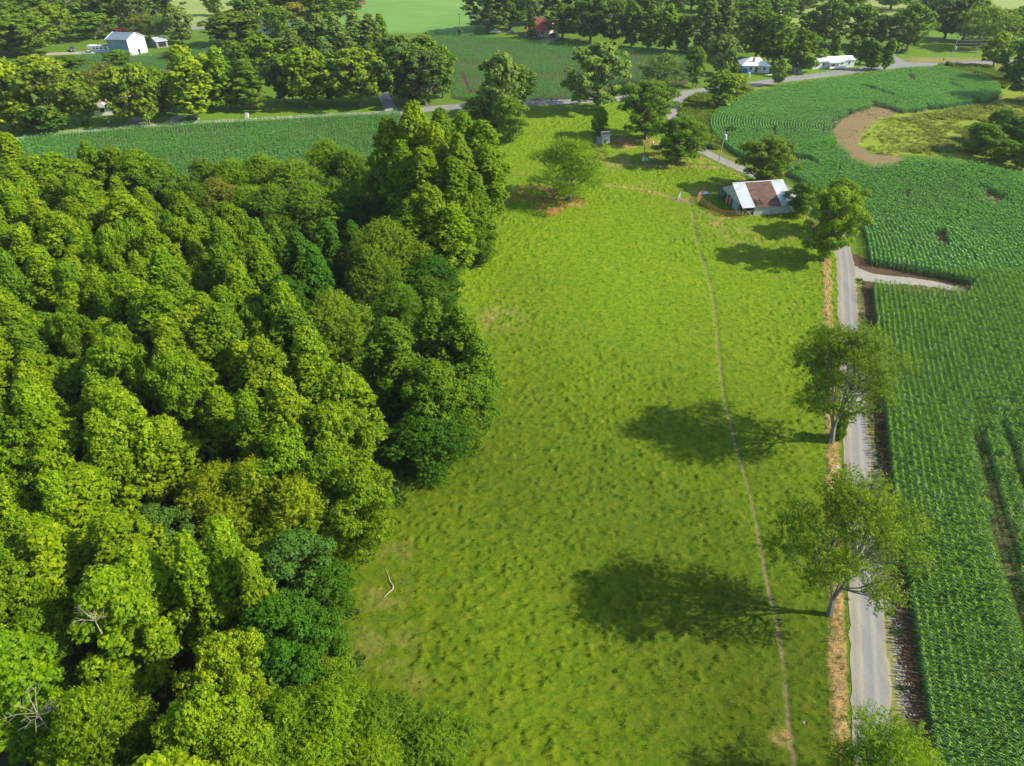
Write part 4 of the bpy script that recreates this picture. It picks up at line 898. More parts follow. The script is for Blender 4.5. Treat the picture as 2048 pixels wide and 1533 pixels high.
# ------------------------------------------------------------------ trees outside the wood
GR = 'trees standing along the lane on the right'
r1_ = tb('airy', 1662, 888, 655, 232, 'O', 'large airy roadside tree over the lane, middle one with its crown above the verge', GR, k=0, rz=2.0)
r2_ = tb('airy', 1658, 1232, 975, 270, 'O', 'large thin crowned roadside tree with pale forked trunk, nearest whole one by the lane', GR, k=1, rz=0.7)
for o_, w_t in ((r1_, -.13), (r2_, -.10)): o_.rotation_mode = 'ZYX'; o_.rotation_euler = (0.0, w_t, o_.rotation_euler.z); o_.rotation_mode = 'XYZ' if False else 'ZYX'
tt('airy', 1800, 1462, 235, 10, 'G', 'roadside tree whose top only shows at the lower right corner', GR, k=2)
tb('spread', 1645, 525, 378, 128, 'Y', 'dense bright roadside tree right of the barn, over the lane', GR, k=0)
tb('spread', 1664, 470, 362, 100, 'Y', 'yellow green tree behind the dense one beside the lane', GR, k=1)
tb('round', 1596, 430, 366, 62, 'E', 'small dark green tree at the right end wall of the barn')
tb('spread', 1524, 382, 274, 120, 'O', 'broad dark olive tree directly behind the barn roof', None, k=2)
tb('lone', 1139, 402, 281, 176, 'Y', 'lone spreading tree in the pasture on the red clay patch', None, k=0)
tb('spread', 1354, 327, 235, 118, 'E', 'dark tree with drooping boughs between the meter pole and the lane', None, k=1)
tb('spread', 1290, 280, 160, 132, 'E', 'large dark green shade tree near the white shed', None, k=2)
tb('spread', 1196, 222, 84, 140, 'P', 'tallest pale green tree by the cross road', None, k=0)
tb('round', 1196, 280, 212, 38, 'E', 'slim ivy clad tree left of the small white shed')
tb('lone', 1325, 178, 110, 100, 'P', 'pale tree with visible white limbs beyond the cross road')
tb('round', 1386, 175, 94, 40, 'E', 'narrow green tree beside the far utility pole')
tb('round', 1440, 150, 70, 62, 'P', 'light green tree left of the white roofed house')
tb('round', 1440, 217, 145, 70, 'O', 'bushy tree in the weeds at the fork of the lane')
tb('round', 1470, 190, 150, 50, 'Y', 'yellow green bush tree beside the road at the fork')
tb('round', 1555, 172, 118, 30, 'P', 'small sapling by the cross road before the white roofed house')
tb('round', 1600, 145, 62, 78, 'E', 'rounded green tree between the white roofed house and the mobile home')
tb('round', 1545, 130, 30, 88, 'E', 'tall tree behind the white roofed house')
tb('spread', 1510, 120, 20, 90, 'E', 'large shaded tree above the white roofed house', None)
GC = 'clipped columnar trees behind the mobile home'
for bx, by, ty, w, wd_ in ((1665, 120, 74, 26, 'behind the middle of the mobile home'), (1700, 128, 76, 28, 'behind the right end of the mobile home'), (1720, 128, 78, 24, 'just past the right end of the mobile home'), (1732, 130, 80, 22, 'tucked behind the lawn pair')): tb('column', bx, by, ty, w, 'E', 'columnar dark tree '+wd_, GC)
tb('column', 1741, 141, 86, 30, 'E', 'columnar tree on the lawn, left of the front pair', GC); tb('column', 1769, 141, 82, 30, 'E', 'columnar tree on the lawn nearest the road junction', GC)
GB = 'background trees at the top of the view'
BG = [ # style, bx, by, ty, w, colour, label
 ('round', 1002, 265, 106, 78, 'P', 'light green tree at the pasture corner by the cross road'), ('round', 1035, 215, 130, 62, 'E', 'darker tree behind the pasture corner tree'), ('round', 1020, 285, 196, 66, 'E', 'leafy tree on the pasture edge above the wood'),
 ('round', 985, 262, 200, 60, 'E', 'bushy tree joining the wood to the cross road'), ('round', 1000, 232, 158, 80, 'P', 'full crown low at the corner of the crop field'), ('round', 960, 262, 195, 60, 'G', 'green crown behind the high grove near the cross road'),
 ('spread', 850, 210, 100, 105, 'K', 'dark broad tree left of the crop field'), ('spread', 800, 208, 72, 95, 'K', 'dark tree behind the round one beside the drive'), ('round', 885, 196, 92, 55, 'E', 'tree at the right end of the dark row by the crop field'), ('round', 850, 150, 70, 70, 'E', 'olive topped tree behind the dark row'), ('round', 820, 205, 130, 60, 'K', 'low dark tree next to the pale drive'),
 ('spread', 722, 214, 97, 118, 'O', 'large rounded tree on the lawn left of the pale drive'), ('round', 618, 214, 95, 92, 'G', 'bright green tree on the lawn in the middle of the row'), ('round', 570, 205, 110, 60, 'K', 'dark tree in the shade between pine and bright tree'), ('round', 665, 205, 120, 50, 'K', 'dark tree behind the bright and rounded pair'),
 ('pine', 505, 220, 118, 82, 'E', 'layered pine on the lawn by the gravel lane'), ('poplar', 455, 222, 100, 66, 'G', 'tree with pale trunk left of the pine'), ('poplar', 395, 240, 98, 92, 'Y', 'bright tree on the lawn edge with its trunk by the lane'), ('round', 425, 215, 108, 60, 'Y', 'bright tree behind the lawn edge tree'),
 ('poplar', 610, 125, 38, 60, 'P', 'first tall poplar of the pale group'), ('poplar', 645, 130, 30, 58, 'P', 'second tall poplar of the pale group'), ('poplar', 680, 135, 34, 60, 'P', 'third tall poplar of the pale group'), ('poplar', 715, 120, 26, 55, 'P', 'fourth tall poplar of the pale group'), ('poplar', 745, 118, 30, 50, 'P', 'fifth tall poplar of the pale group'), ('poplar', 765, 112, 32, 42, 'E', 'last tall poplar of the pale group, beside the hay field'),
 ('poplar', 595, 150, 62, 60, 'P', 'poplar at the front left of the pale group'), ('poplar', 655, 165, 76, 60, 'P', 'front poplar in the middle of the pale group'), ('poplar', 700, 160, 70, 60, 'P', 'front poplar at the right of the pale group'), ('round', 745, 165, 90, 60, 'E', 'green tree in front of the last poplars'),
 ('round', 530, 152, 70, 75, 'G', 'green tree above the pine'), ('round', 480, 160, 82, 55, 'E', 'tree on the edge of the upper crop field'), ('round', 560, 75, 12, 52, 'G', 'bright round tree beside the white gabled shed'), ('round', 468, 92, 24, 98, 'E', 'big dark round tree beside the upper field'), ('round', 500, 88, 22, 60, 'K', 'dark tree right of the big round one'), ('round', 430, 32, -14, 34, 'E', 'small tree standing in the yellow meadow'),
 ('round', 505, 62, -12, 70, 'E', 'dark tree over the upper road'), ('round', 560, 40, -30, 80, 'E', 'dark tree at the top edge, left of centre'), ('spread', 620, 42, -40, 90, 'E', 'large tree at the top edge near the hay field'), ('round', 680, 32, -30, 70, 'E', 'tree at the top edge beside the brick building'), ('round', 590, 50, 5, 50, 'N', 'small brownish tree above the white gabled shed'), ('round', 640, 45, 0, 60, 'E', 'tree behind the pale poplars'), ('round', 700, 28, -20, 50, 'K', 'dark tree left of the brick building'),
 ('spread', 125, 255, 130, 122, 'O', 'large grey green tree left of the tan roofed house'), ('round', 40, 260, 118, 90, 'Y', 'yellow green tree at the left edge by the lane'), ('round', 5, 265, 150, 70, 'Y', 'bright tree cut by the left edge above the lane'), ('round', 85, 180, 112, 90, 'Y', 'bright crown behind the large grey green tree'), ('round', 60, 262, 205, 70, 'G', 'low leafy tree at the lane by the left edge'), ('round', 100, 268, 215, 70, 'D', 'dark low tree in the shade by the lane'),
 ('lone', 225, 215, 128, 92, 'N', 'tan tinted thin tree behind the tan roofed house'), ('spread', 262, 250, 135, 92, 'O', 'dark limbed tree in front of the two houses'), ('round', 300, 250, 128, 62, 'O', 'tree between the two drives'), ('round', 325, 215, 135, 55, 'E', 'tree behind the blue grey house'), ('round', 342, 225, 150, 50, 'G', 'tree right of the blue grey house'), ('round', 178, 235, 160, 46, 'E', 'tree at the left end of the tan roofed house'), ('round', 240, 132, 100, 46, 'E', 'small round tree alone in the crop before the metal garage'), ('round', 355, 118, 95, 46, 'E', 'dark bushy tree on the right side of the crop before the garage'), ('round', 140, 135, 112, 60, 'E', 'low green tree at the left of the crop'),
 ('spread', 62, 112, 28, 118, 'E', 'large dark tree on the left in front of the yard'), ('spread', 20, 110, 50, 80, 'G', 'tree at the left edge beyond the yard'), ('spread', 120, 85, 8, 85, 'G', 'green tree behind the dark pickup'), ('spread', 190, 78, 26, 75, 'E', 'green tree with pale limbs left of the metal garage'), ('spread', 205, 60, -20, 90, 'E', 'tall tree behind the garage'), ('spread', 265, 62, -28, 75, 'K', 'dark tree right behind the metal garage'), ('spread', 320, 50, -36, 90, 'K', 'dark tall tree at the top left'), ('lone', 300, 80, 30, 60, 'N', 'thin half bare tree right of the metal garage'), ('lone', 330, 82, 28, 52, 'P', 'light airy tree beside the grey carport'), ('round', 365, 88, 15, 52, 'P', 'grey green tree right of the grey carport'), ('bush', 240, 78, 58, 28, 'R', 'dark red leafed shrub behind the garage'), ('bush', 272, 76, 58, 34, 'R', 'dark red shrub near the yard lamp'),
 ('spread', 60, 50, -15, 95, 'E', 'tree at the top left corner, second from the edge'), ('spread', 10, 45, -25, 85, 'E', 'tree in the top left corner'), ('spread', 130, 40, -35, 90, 'E', 'tree at the top edge above the dark pickup'), ('spread', 240, 30, -50, 90, 'E', 'tree at the top edge above the garage'), ('spread', 30, 85, 5, 80, 'E', 'tree behind the white car at the left edge'),
 ('spread', 975, 66, -28, 85, 'K', 'dark tree at the left end of the dark belt by the hay field'), ('spread', 1020, 60, -30, 80, 'K', 'dark tree left of the red roofed house'), ('spread', 1060, 48, -45, 90, 'K', 'dark tree behind the red roofed house'), ('tall', 1062, 78, 18, 22, 'K', 'dark trunked tree in front of the red roofed house'), ('spread', 1125, 78, 8, 70, 'E', 'green tree right of the red roofed house'), ('spread', 1130, 48, -40, 80, 'K', 'dark tree at the top right of the red roofed house'),
 ('spread', 1180, 86, -12, 80, 'K', 'dark tree in the belt above the crop field'), ('spread', 1225, 92, 0, 70, 'K', 'dark tree in the middle of the belt above the crop field'), ('tall', 1262, 95, 8, 44, 'E', 'slender tall tree at the end of the belt'), ('tall', 1296, 98, 12, 42, 'G', 'slender lit tree near the far bank'), ('tall', 1330, 100, 14, 46, 'G', 'slender lit tree with bright gaps near the far bank'), ('tall', 1362, 104, 34, 42, 'E', 'slender tree left of the far utility pole'), ('spread', 1200, 50, -50, 90, 'E', 'tree at the top edge above the belt'), ('spread', 1280, 52, -45, 90, 'P', 'hazy green tree at the top edge, centre right'), ('spread', 1350, 20, -50, 70, 'E', 'tree at the top edge left of the tall pale pair'),
 ('tall', 1405, 110, -8, 62, 'P', 'tall pale tree right of the far utility pole'), ('tall', 1440, 108, 2, 58, 'P', 'tall pale tree, right one of the pair'), ('spread', 1490, 100, 18, 70, 'E', 'tree above the white roofed house, at its left'), ('spread', 1470, 40, -40, 90, 'E', 'tree at the top edge above the pale pair'), ('spread', 1545, 45, -35, 90, 'E', 'tree at the top edge left of the white barn roof'), ('spread', 1500, 60, -5, 60, 'E', 'tree above the hazy middle row'),
 ('round', 1612, 92, 24, 55, 'E', 'round tree behind the mobile home at its left'), ('spread', 1650, 95, 0, 70, 'E', 'tall tree behind the mobile home'), ('spread', 1710, 92, 10, 66, 'E', 'tree in the middle of the row behind the columnar trees'), ('spread', 1752, 95, 30, 52, 'K', 'dark tree in the row behind the columnar trees'), ('round', 1785, 105, 55, 32, 'K', 'narrow dark cedar left of the side lane'), ('spread', 1812, 103, 8, 72, 'E', 'large ivy hung tree at the side lane'), ('spread', 1690, 40, -20, 60, 'E', 'small tree on the far meadow edge'),
 ('spread', 1888, 80, -16, 75, 'K', 'large dark tree at the head of the shaded lawn'), ('spread', 1850, 40, -50, 80, 'E', 'tree at the top edge above the shaded lawn'), ('spread', 1925, 82, -10, 70, 'E', 'tree on the right of the shaded lawn'), ('lone', 1960, 98, 12, 95, 'O', 'wide half bare tree behind the power poles'), ('spread', 2010, 90, 18, 80, 'G', 'yellow green tree at the upper right corner'), ('spread', 2050, 85, 0, 80, 'E', 'tree in the upper right corner'), ('spread', 1780, 20, -50, 80, 'E', 'tree at the top edge above the ivy hung tree'), ('spread', 1730, 0, -60, 80, 'E', 'tree at the top edge beyond the far meadow'), ('spread', 1600, 30, -40, 80, 'G', 'tree at the top edge right of the white barn roof'),
 ('round', 1986, 134, 66, 58, 'Y', 'bright roadside tree right of the leaning pole'), ('spread', 2030, 165, 76, 66, 'D', 'dark tree by the road at the right edge'), ('spread', 2056, 205, 85, 90, 'D', 'dark shading tree at the right edge above the marsh'),
 ('round', 1955, 308, 248, 72, 'G', 'rounded green tree in the marsh hollow'), ('round', 2005, 325, 282, 55, 'G', 'bushy green tree right of the rounded marsh tree'), ('round', 2042, 340, 288, 55, 'G', 'bushy tree cut by the right edge at the hollow'), ('round', 1990, 285, 220, 50, 'D', 'dark tree behind the rounded marsh tree'), ('round', 2035, 290, 235, 60, 'D', 'dark tree at the right edge behind the hollow trees'),
]
for st, bx, by, ty, w, c, lb in BG: tb(st, bx, by, ty, w*1.15, c, lb, GB)
# further background crowns, one row behind the other, seen between the ones above
fr = random.Random(9)
for (xa, xb, ya, yb, n, cs, ds) in ((0, 350, -75, -25, 14, 'EEKG', 'beyond the top left trees'), (960, 1500, -70, -10, 22, 'KEEP', 'in the belt behind the red roof'), (1500, 1900, -75, -35, 14, 'EEGK', 'beyond the right far meadow'), (1150, 1480, 20, 70, 9, 'EKEG', 'in the belt above the crops')):
    for i in range(n):
        bx = xa+(xb-xa)*(i+fr.random())/n; by = fr.uniform(ya, yb)
        B = P(bx, by); hh = fr.uniform(14, 19); q = Q((B[0], B[1], hh*.7)); W_ = fr.uniform(13, 18); c_ = fr.choice(cs); lb_ = '%s %s crown %s' % (look(hh, W_, 16.5, 15.5), {'E': 'green', 'K': 'dark', 'G': 'bright green', 'P': 'pale green'}[c_], ds)
        PEND.append((tree('spread', B, hh, W_, c_, lb_, 'far crowns '+ds, far=True), lb_, q[0]))
settle()
tb('bush', 1470, 145, 128, 18, 'E', 'low bush left of the white roofed house'); tb('bush', 1895, 136, 124, 16, 'E', 'weedy bush under the transformer pole'); tb('bush', 1880, 137, 130, 10, 'E', 'little bush left of the transformer pole'); tb('bush', 1952, 150, 146, 20, 'D', 'dark low bush in the bright weeds'); tb('bush', 921, 72, 58, 10, 'K', 'bush at the foot of the lamp pole in the hay field edge'); tb('bush', 172, 253, 242, 14, 'D', 'small round bush on the shaded lawn'); tb('bush', 1805, 107, 100, 14, 'P', 'pale bush at the side lane corner'); tb('bush', 1672, 880, 830, 34, 'E', 'leafy shoots round the foot of the middle roadside tree')
print('all trees', NTREE)

# ------------------------------------------------------------------ fallen and dead wood
def branchy(name, label, base, segs, mat, cat='branch'):
    m = MB()
    for pts, rad in segs: m.tube([tuple(np.array(p)+np.array(base)) for p in pts], rad, 6)
    o = m.build(name, mat); return tag(o, label, cat)
b0 = P(787, 1178)
pw = [P(a, b_) for a, b_ in ((772, 1140), (778, 1157), (780, 1165), (787, 1176), (786, 1182), (776, 1190), (769, 1199))]
branchy('fallen_branch', 'pale crooked dead branch lying on the grass near the wood', (0, 0, .28), [([(p[0], p[1], .05*math.sin(i)) for i, p in enumerate(pw)], [.02, .03, .04, .06, .07, .05, .02])], M_dead)
dr = random.Random(5)
def snag(tx, ty, H, n, L, label):
    T = P(tx, ty, H); segs = [([(0, 0, -L*1.5), (0, 0, -L*.7)], [.05, .04])]
    for i in range(n):
        a = dr.uniform(0, 6.28); up = dr.uniform(.1, 1); d = np.array([math.cos(a), math.sin(a), up]); s = np.array([0, 0, -L*.7+L*.35*dr.random()]); e = s+d*L*dr.uniform(.5, 1)
        m_ = (s+e)/2+np.array([0, 0, .15*L]); segs.append(([s, m_, e], [.020, .013, .005]))
        for q in range(3):
            e2 = m_+(e-m_)*dr.random()+np.array([dr.uniform(-1, 1), dr.uniform(-1, 1), dr.uniform(0, 1)])*L*.35; segs.append(([m_+(e-m_)*.3*q, e2], [.012, .005]))
    branchy('dead_treetop', label, (T[0], T[1], H-.9), segs, M_dead, 'dead tree')
snag(55, 1400, 13.5, 12, 1.9, 'bare pale dead treetop at the lower left corner'); snag(175, 1215, 14.5, 9, 1.6, 'bare twiggy treetop above the yellow crowns')
o = MB().box((0, 0, .03), (.55, .42, .05), .3).box((.12, .1, .08), (.28, .25, .06), .9).build('plastic_sheet', plain('pale_blue_plastic', (.45, .62, .68), .4)); o.location = P(1672, 939); tag(o, 'crumpled pale blue plastic litter on the dry grass strip', 'litter'); o.location.z = .25
o = MB().box((0, 0, .08), (.5, .4, .16), .3, .6).build('field_stone', plain('stone', (.36, .30, .24), .9)); o.location = P(1609, 1447); tag(o, 'small pale stone in the grass near the cattle track', 'stone')
o = MB().box((0, 0, .2), (1.6, .8, .12), .3).box((.9, .2, .3), (.9, .7, .12), .8).build('scrap_sheet', M_metal); o.location = P(1312, 337); tag(o, 'grey scrap sheets lying under the drooping tree', 'scrap')

# ------------------------------------------------------------------ barn
M_tin = plain('barn_tin', (0.50, 0.58, 0.60), 0.55, 0.15, 0.22, 0.8, 0.4, (1, 1, 3), (0.62, 0.68, 0.66))
M_roofw = plain('roof_bare_metal', (0.62, 0.66, 0.68), 0.42, 0.3, 0.12, 0.6)
M_rust = plain('rusty_roof', (0.17, 0.088, 0.068), 0.75, 0.1, 0.3, 0.5, 0.3, (1, 3, 1), (0.215, 0.125, 0.10))
M_oldwood = plain('old_boards', (0.30, 0.29, 0.26), 0.9, 0, 0.3, 2.0)
M_redwood = plain('faded_red_boards', (0.24, 0.07, 0.05), 0.85, 0, 0.35, 1.2)
M_dark = plain('barn_inside', (0.05, 0.045, 0.04), 0.95)
A = Vector(P(1484, 435)); Bq = Vector(P(1577, 428)); Cq = Vector(P(1414, 394))
u = (Bq-A).normalized(); w_ = Vector((-u.y, u.x, 0)); LX = (Bq-A).length; LY = (Cq-A).dot(w_)
print('barn', LX, LY, [tuple(round(c, 1) for c in v) for v in (A, Bq, Cq)])
LY = max(11.0, min(LY, 17.0))
barn = thing('barn', 'old tin barn with rust and silver roof panels, doors open to an orange pen', 'barn', A, math.atan2(u.y, u.x))
EH, RH, RY = 2.35, 5.3, LY*.47                                    # eave, ridge, ridge line across
def rz_(y): return EH+(RH-EH)*y/RY if y <= RY else RH-(RH-EH*.85)*(y-RY)/(LY-RY)
# roof panels of corrugated sheets
def corr(y0, y1, x0, x1, name, mat, parent, ov=0.0, hole=None):
    m = MB(); n = int((x1-x0)/.3); 
    for i in range(n):
        xa = x0+(x1-x0)*i/n; xb = x0+(x1-x0)*(i+1)/n; xm = (xa+xb)/2
        segs = [(y0, y1)] if not (hole and hole[0] < xm < hole[1]) else [(y0, y0+(y1-y0)*.06), (y0+(y1-y0)*(.20+.07*(i % 3)), y1)]
        for ya, yb in segs:
            za, zb = rz_(max(0, ya)) if ya >= 0 else EH+(RH-EH)*ya/RY, rz_(yb)
            m.slab([(xa, ya, za+.10), (xb-.05, ya, za+.10), (xb-.05, yb, zb+.10), (xa, yb, zb+.10)], .03)
            m.slab([(xb-.05, ya, za+.145), (xb, ya, za+.145), (xb, yb, zb+.145), (xb-.05, yb, zb+.145)], .06)
    return m.build(name, mat, parent)
e = .45
def rp(y): return y
tag(corr(-e, RY-.02, -.5, LX*.22, 'roof_panel', M_roofw, barn), 'bright silver roof sheets')
tag(corr(-e, RY-.02, LX*.22, LX*.78, 'roof_panel', M_rust, barn, hole=(LX*.26, LX*.42)), 'rust brown roof sheets with a torn hole')
tag(corr(-e, RY-.02, LX*.78, LX+.6, 'roof_panel', M_roofw, barn), 'silver roof sheets at the far end')
m = MB(); n = 44
for i in range(n):
    xa = -.5+(LX+1.1)*i/n; xb = -.5+(LX+1.1)*(i+1)/n
    m.slab([(xa, RY, RH+.10), (xb-.05, RY, RH+.10), (xb-.05, LY+e, rz_(LY)+.02), (xa, LY+e, rz_(LY)+.02)], .03)
tag(m.build('roof_panel', M_rust, barn), 'rust brown rear roof slope')
m = MB(); m.tube([(-.5, RY, RH+.17), (LX+.6, RY, RH+.17)], .10, 6); m.build('ridge_cap', M_roofw, barn)
m = MB()
for i in range(7):                                                # purlins showing through the hole
    y = -.2+i*.45; m.box((LX*.37, y, EH+(RH-EH)*y/RY-.02), (LX*.2, .07, .07))
for i in range(9): m.box((LX+.75, .5+i*.72, rz_(.5+i*.72)+.02), (.5, .07, .07))
m.build('purlins', M_dead, barn)
def sheetwall(p0, p1, z0, z1a, z1b, name, mat, th=.05, step=.28, zf=None):
    """board / tin wall from p0 to p1 (local xy) with top height by function zf(t)"""
    m = MB(); p0 = Vector((*p0, 0)); p1 = Vector((*p1, 0)); L = (p1-p0).length; n = max(1, int(L/step)); d = (p1-p0)/n; nn = Vector((d.y, -d.x, 0)).normalized()
    for i in range(n):
        a = p0+d*i; b_ = p0+d*(i+1)*1.0; b_ = a+d*.90; ta, tb_ = i/n, (i+1)/n
        za = zf(ta) if zf else z1a+(z1b-z1a)*ta; zb = zf(tb_) if zf else z1a+(z1b-z1a)*tb_
        m.wall([(a.x, a.y, z0), (b_.x, b_.y, z0), (b_.x, b_.y, zb), (a.x, a.y, za)], tuple(-nn*th))
        m.wall([(b_.x, b_.y, z0), (b_.x+d.x*.1, b_.y+d.y*.1, z0), (b_.x+d.x*.1, b_.y+d.y*.1, zb), (b_.x, b_.y, zb)], tuple(nn*.03))
    return m.build(name, mat, barn)
tag(sheetwall((LX*.235, 0), (LX, 0), 0, EH, EH, 'wall', M_tin), 'long grey blue tin wall')
sheetwall((LX, 0), (LX, LY), 0, 0, 0, 'wall', M_tin, zf=lambda t: rz_(t*LY)-.02)
sheetwall((LX, LY), (0, LY), 0, EH*.85, EH*.85, 'wall', M_tin)
# gable end facing the pen: tin above, doors and openings below
m = MB()
for i in range(40):
    ya, yb = LY*(.13+.72*i/40), LY*(.13+.72*(i+1)/40)
    za, zb = rz_(ya)-.03, rz_(yb)-.03; lo = EH*(.86 if ya < LY*.5 else .98)
    m.wall([(0, ya, lo), (0, yb, lo), (0, yb, zb), (0, ya, za)], (.05, 0, 0))
tag(m.build('gable', M_tin, barn), 'pale tin gable over the pen')
tag(sheetwall((0, LY*.42), (0, LY*.19), 0, 1.9, 2.0, 'wall', plain('blue_grey_tin', (.36, .47, .52), .6, .1)), 'blue grey lower tin beside the doors')
m = MB(); [m.box((-.05, LY*(.44+.022*i), 1.0), (.05, .16, 2.05)) for i in range(4)]; tag(m.build('door', M_redwood, barn), 'dark red board door')
m = MB(); m.box((-.12, LY*.56, 1.05), (.06, 1.3, 2.1)); tag(m.build('door', M_redwood, barn), 'faded red door leaf')
m = MB(); m.box((-.10, LY*.515, 1.1), (.06, .35, 2.2)); m.box((-.10, LY*.62, 1.2), (.06, .3, 2.3)); tag(m.build('door_post', M_white, barn), 'white painted door post')
m = MB()
for x, y, h_ in ((0, .05, EH), (LX*.235, .1, EH), (0, LY*.13, 2.7), (0, LY*.86, 3.0), (0, LY-.1, EH*.85), (LX-.1, .12, EH)): m.box((x, y, h_/2), (.16, .16, h_))
m.build('corner_post', M_oldwood, barn)
m = MB(); m.tube([(.1, -.05, 1.95), (LX*.20, -.08, .25)], .07, 4); m.tube([(LX*.22, -.05, 1.75), (.4, -.1, .55)], .07, 4); m.tube([(0, -.1, .12), (LX*.235, -.1, .14)], .10, 4); m.box((LX*.12, .25, 1.1), (LX*.2, .06, .14)); m.build('brace', M_dead, barn)
MB().box((LX*.5, LY*.5, .02), (LX-.2, LY-.2, .04)).build('barn_floor', M_dark, barn)
m = MB(); [m.box((2.2+i*1.1, 1.0+.3*(i % 2), .4), (.8, .7, .7), .3*i) for i in range(3)]; m.build('hay_rack', M_oldwood, barn)
o = MB().box((0, 0, .35), (2.4, 1.4, .06), .3).box((.2, .1, .42), (1.4, 1.0, .05), 1).build('tin_sheets', M_metal); o.location = P(1407, 389.5); tag(o, 'loose pale tin sheets lying at the rear corner of the barn', 'scrap')
o = thing('round_bale_feeder', 'pale round tub standing behind the right end of the barn', 'tub', P(1581, 425)); m = MB(); m.tube([(0, 0, 0), (0, 0, .9)], [.6, .65], 14); m.build('tub', plain('tub_cream', (.55, .50, .30), .6), o); MB().tube([(0, 0, .86), (0, 0, .93)], [.68, .68], 14).build('rim', M_white, o)

# orange pipe pen
fence_pts = PX([(1407, 388.5), (1393, 405), (1404, 412), (1440, 434), (1484, 438)])
cor = thing('pipe_fence', 'rusty orange pipe rail fence curving round the barn pen', 'fence', fence_pts[0]); b0 = Vector(fence_pts[0])
FP = []
for i in range(len(fence_pts)-1):
    a = Vector(fence_pts[i]); b_ = Vector(fence_pts[i+1]); n = max(1, round((b_-a).length/2.3))
    FP += [a.lerp(b_, j/n) for j in range(n)]
FP.append(Vector(fence_pts[-1]))
for p in FP: MB().tube([p-b0, p-b0+Vector((0, 0, 1.6))], .06, 6).build('fence_post', M_orange, cor)
for k in range(6):
    z = .3+.24*k; MB().tube([p-b0+Vector((0, 0, z)) for p in FP], .036, 5).build('rail', M_orange, cor)

# metal field gate by the track
def fence(name, label, px, mat, hgt=1.2, gap=3.5, rails=(), wires=(), pr=.06, cat='fence'):
    w = PX(px); b0 = Vector(w[0]); root = thing(name, label, cat, b0); pts = []
    for i in range(len(w)-1):
        a, b_ = Vector(w[i]), Vector(w[i+1]); n = max(1, round((b_-a).length/gap)); pts += [a.lerp(b_, j/n)-b0 for j in range(n)]
    pts.append(Vector(w[-1])-b0)
    for p in pts[:98]: MB().tube([p, p+Vector((0, 0, hgt))], pr, 5).build('fence_post', mat, root)
    for z in wires: MB().tube([p+Vector((0, 0, z)) for p in pts], .006, 3).build('fence_wire', M_pole, root)
    return root
g0 = Vector(P(1355, 404)); g1 = Vector(P(1361, 394)); gt = thing('field_gate', 'grey metal gate standing open beside the cattle track', 'gate', g0); dv = g1-g0
for t in (0, .5, 1): MB().tube([dv*t+Vector((0, 0, .2)), dv*t+Vector((0, 0, 1.35))], .04, 5).build('upright', M_metal, gt)
for z in (.25, .5, .75, 1.0, 1.3): MB().tube([Vector((0, 0, z)), dv+Vector((0, 0, z))], .03, 5).build('rail', M_metal, gt)
MB().tube([dv+Vector((0.2, 0, 0)), dv+Vector((.2, 0, 2.0))], .09, 6).build('gate_post', M_oldwood, gt)
fence('wire_fence', 'thin wire fence with wooden posts in the dry grass beside the lane', [(1671, 1500), (1662, 1200), (1656, 900), (1652, 640), (1650, 530)], M_pole, 1.1, 5.0, wires=(.35, .65, .95), pr=.05)
fence('wire_fence', 'post and wire fence in front of the mobile home', [(1595, 157), (1640, 151), (1700, 143), (1720, 137)], M_oldwood, 1.1, 2.6, wires=(.5, 1.0))
fence('wire_fence', 'post and wire fence before the drooping tree', [(1216, 333), (1290, 336), (1380, 337), (1450, 341), (1475, 352)], M_oldwood, 1.2, 5.0, wires=(.4, .8, 1.1))
fence('wire_fence', 'short fence line at the side lane by the shaded lawn', [(1806, 110), (1818, 121), (1826, 128)], M_oldwood, 1.2, 3.0, wires=(.5, 1.0))

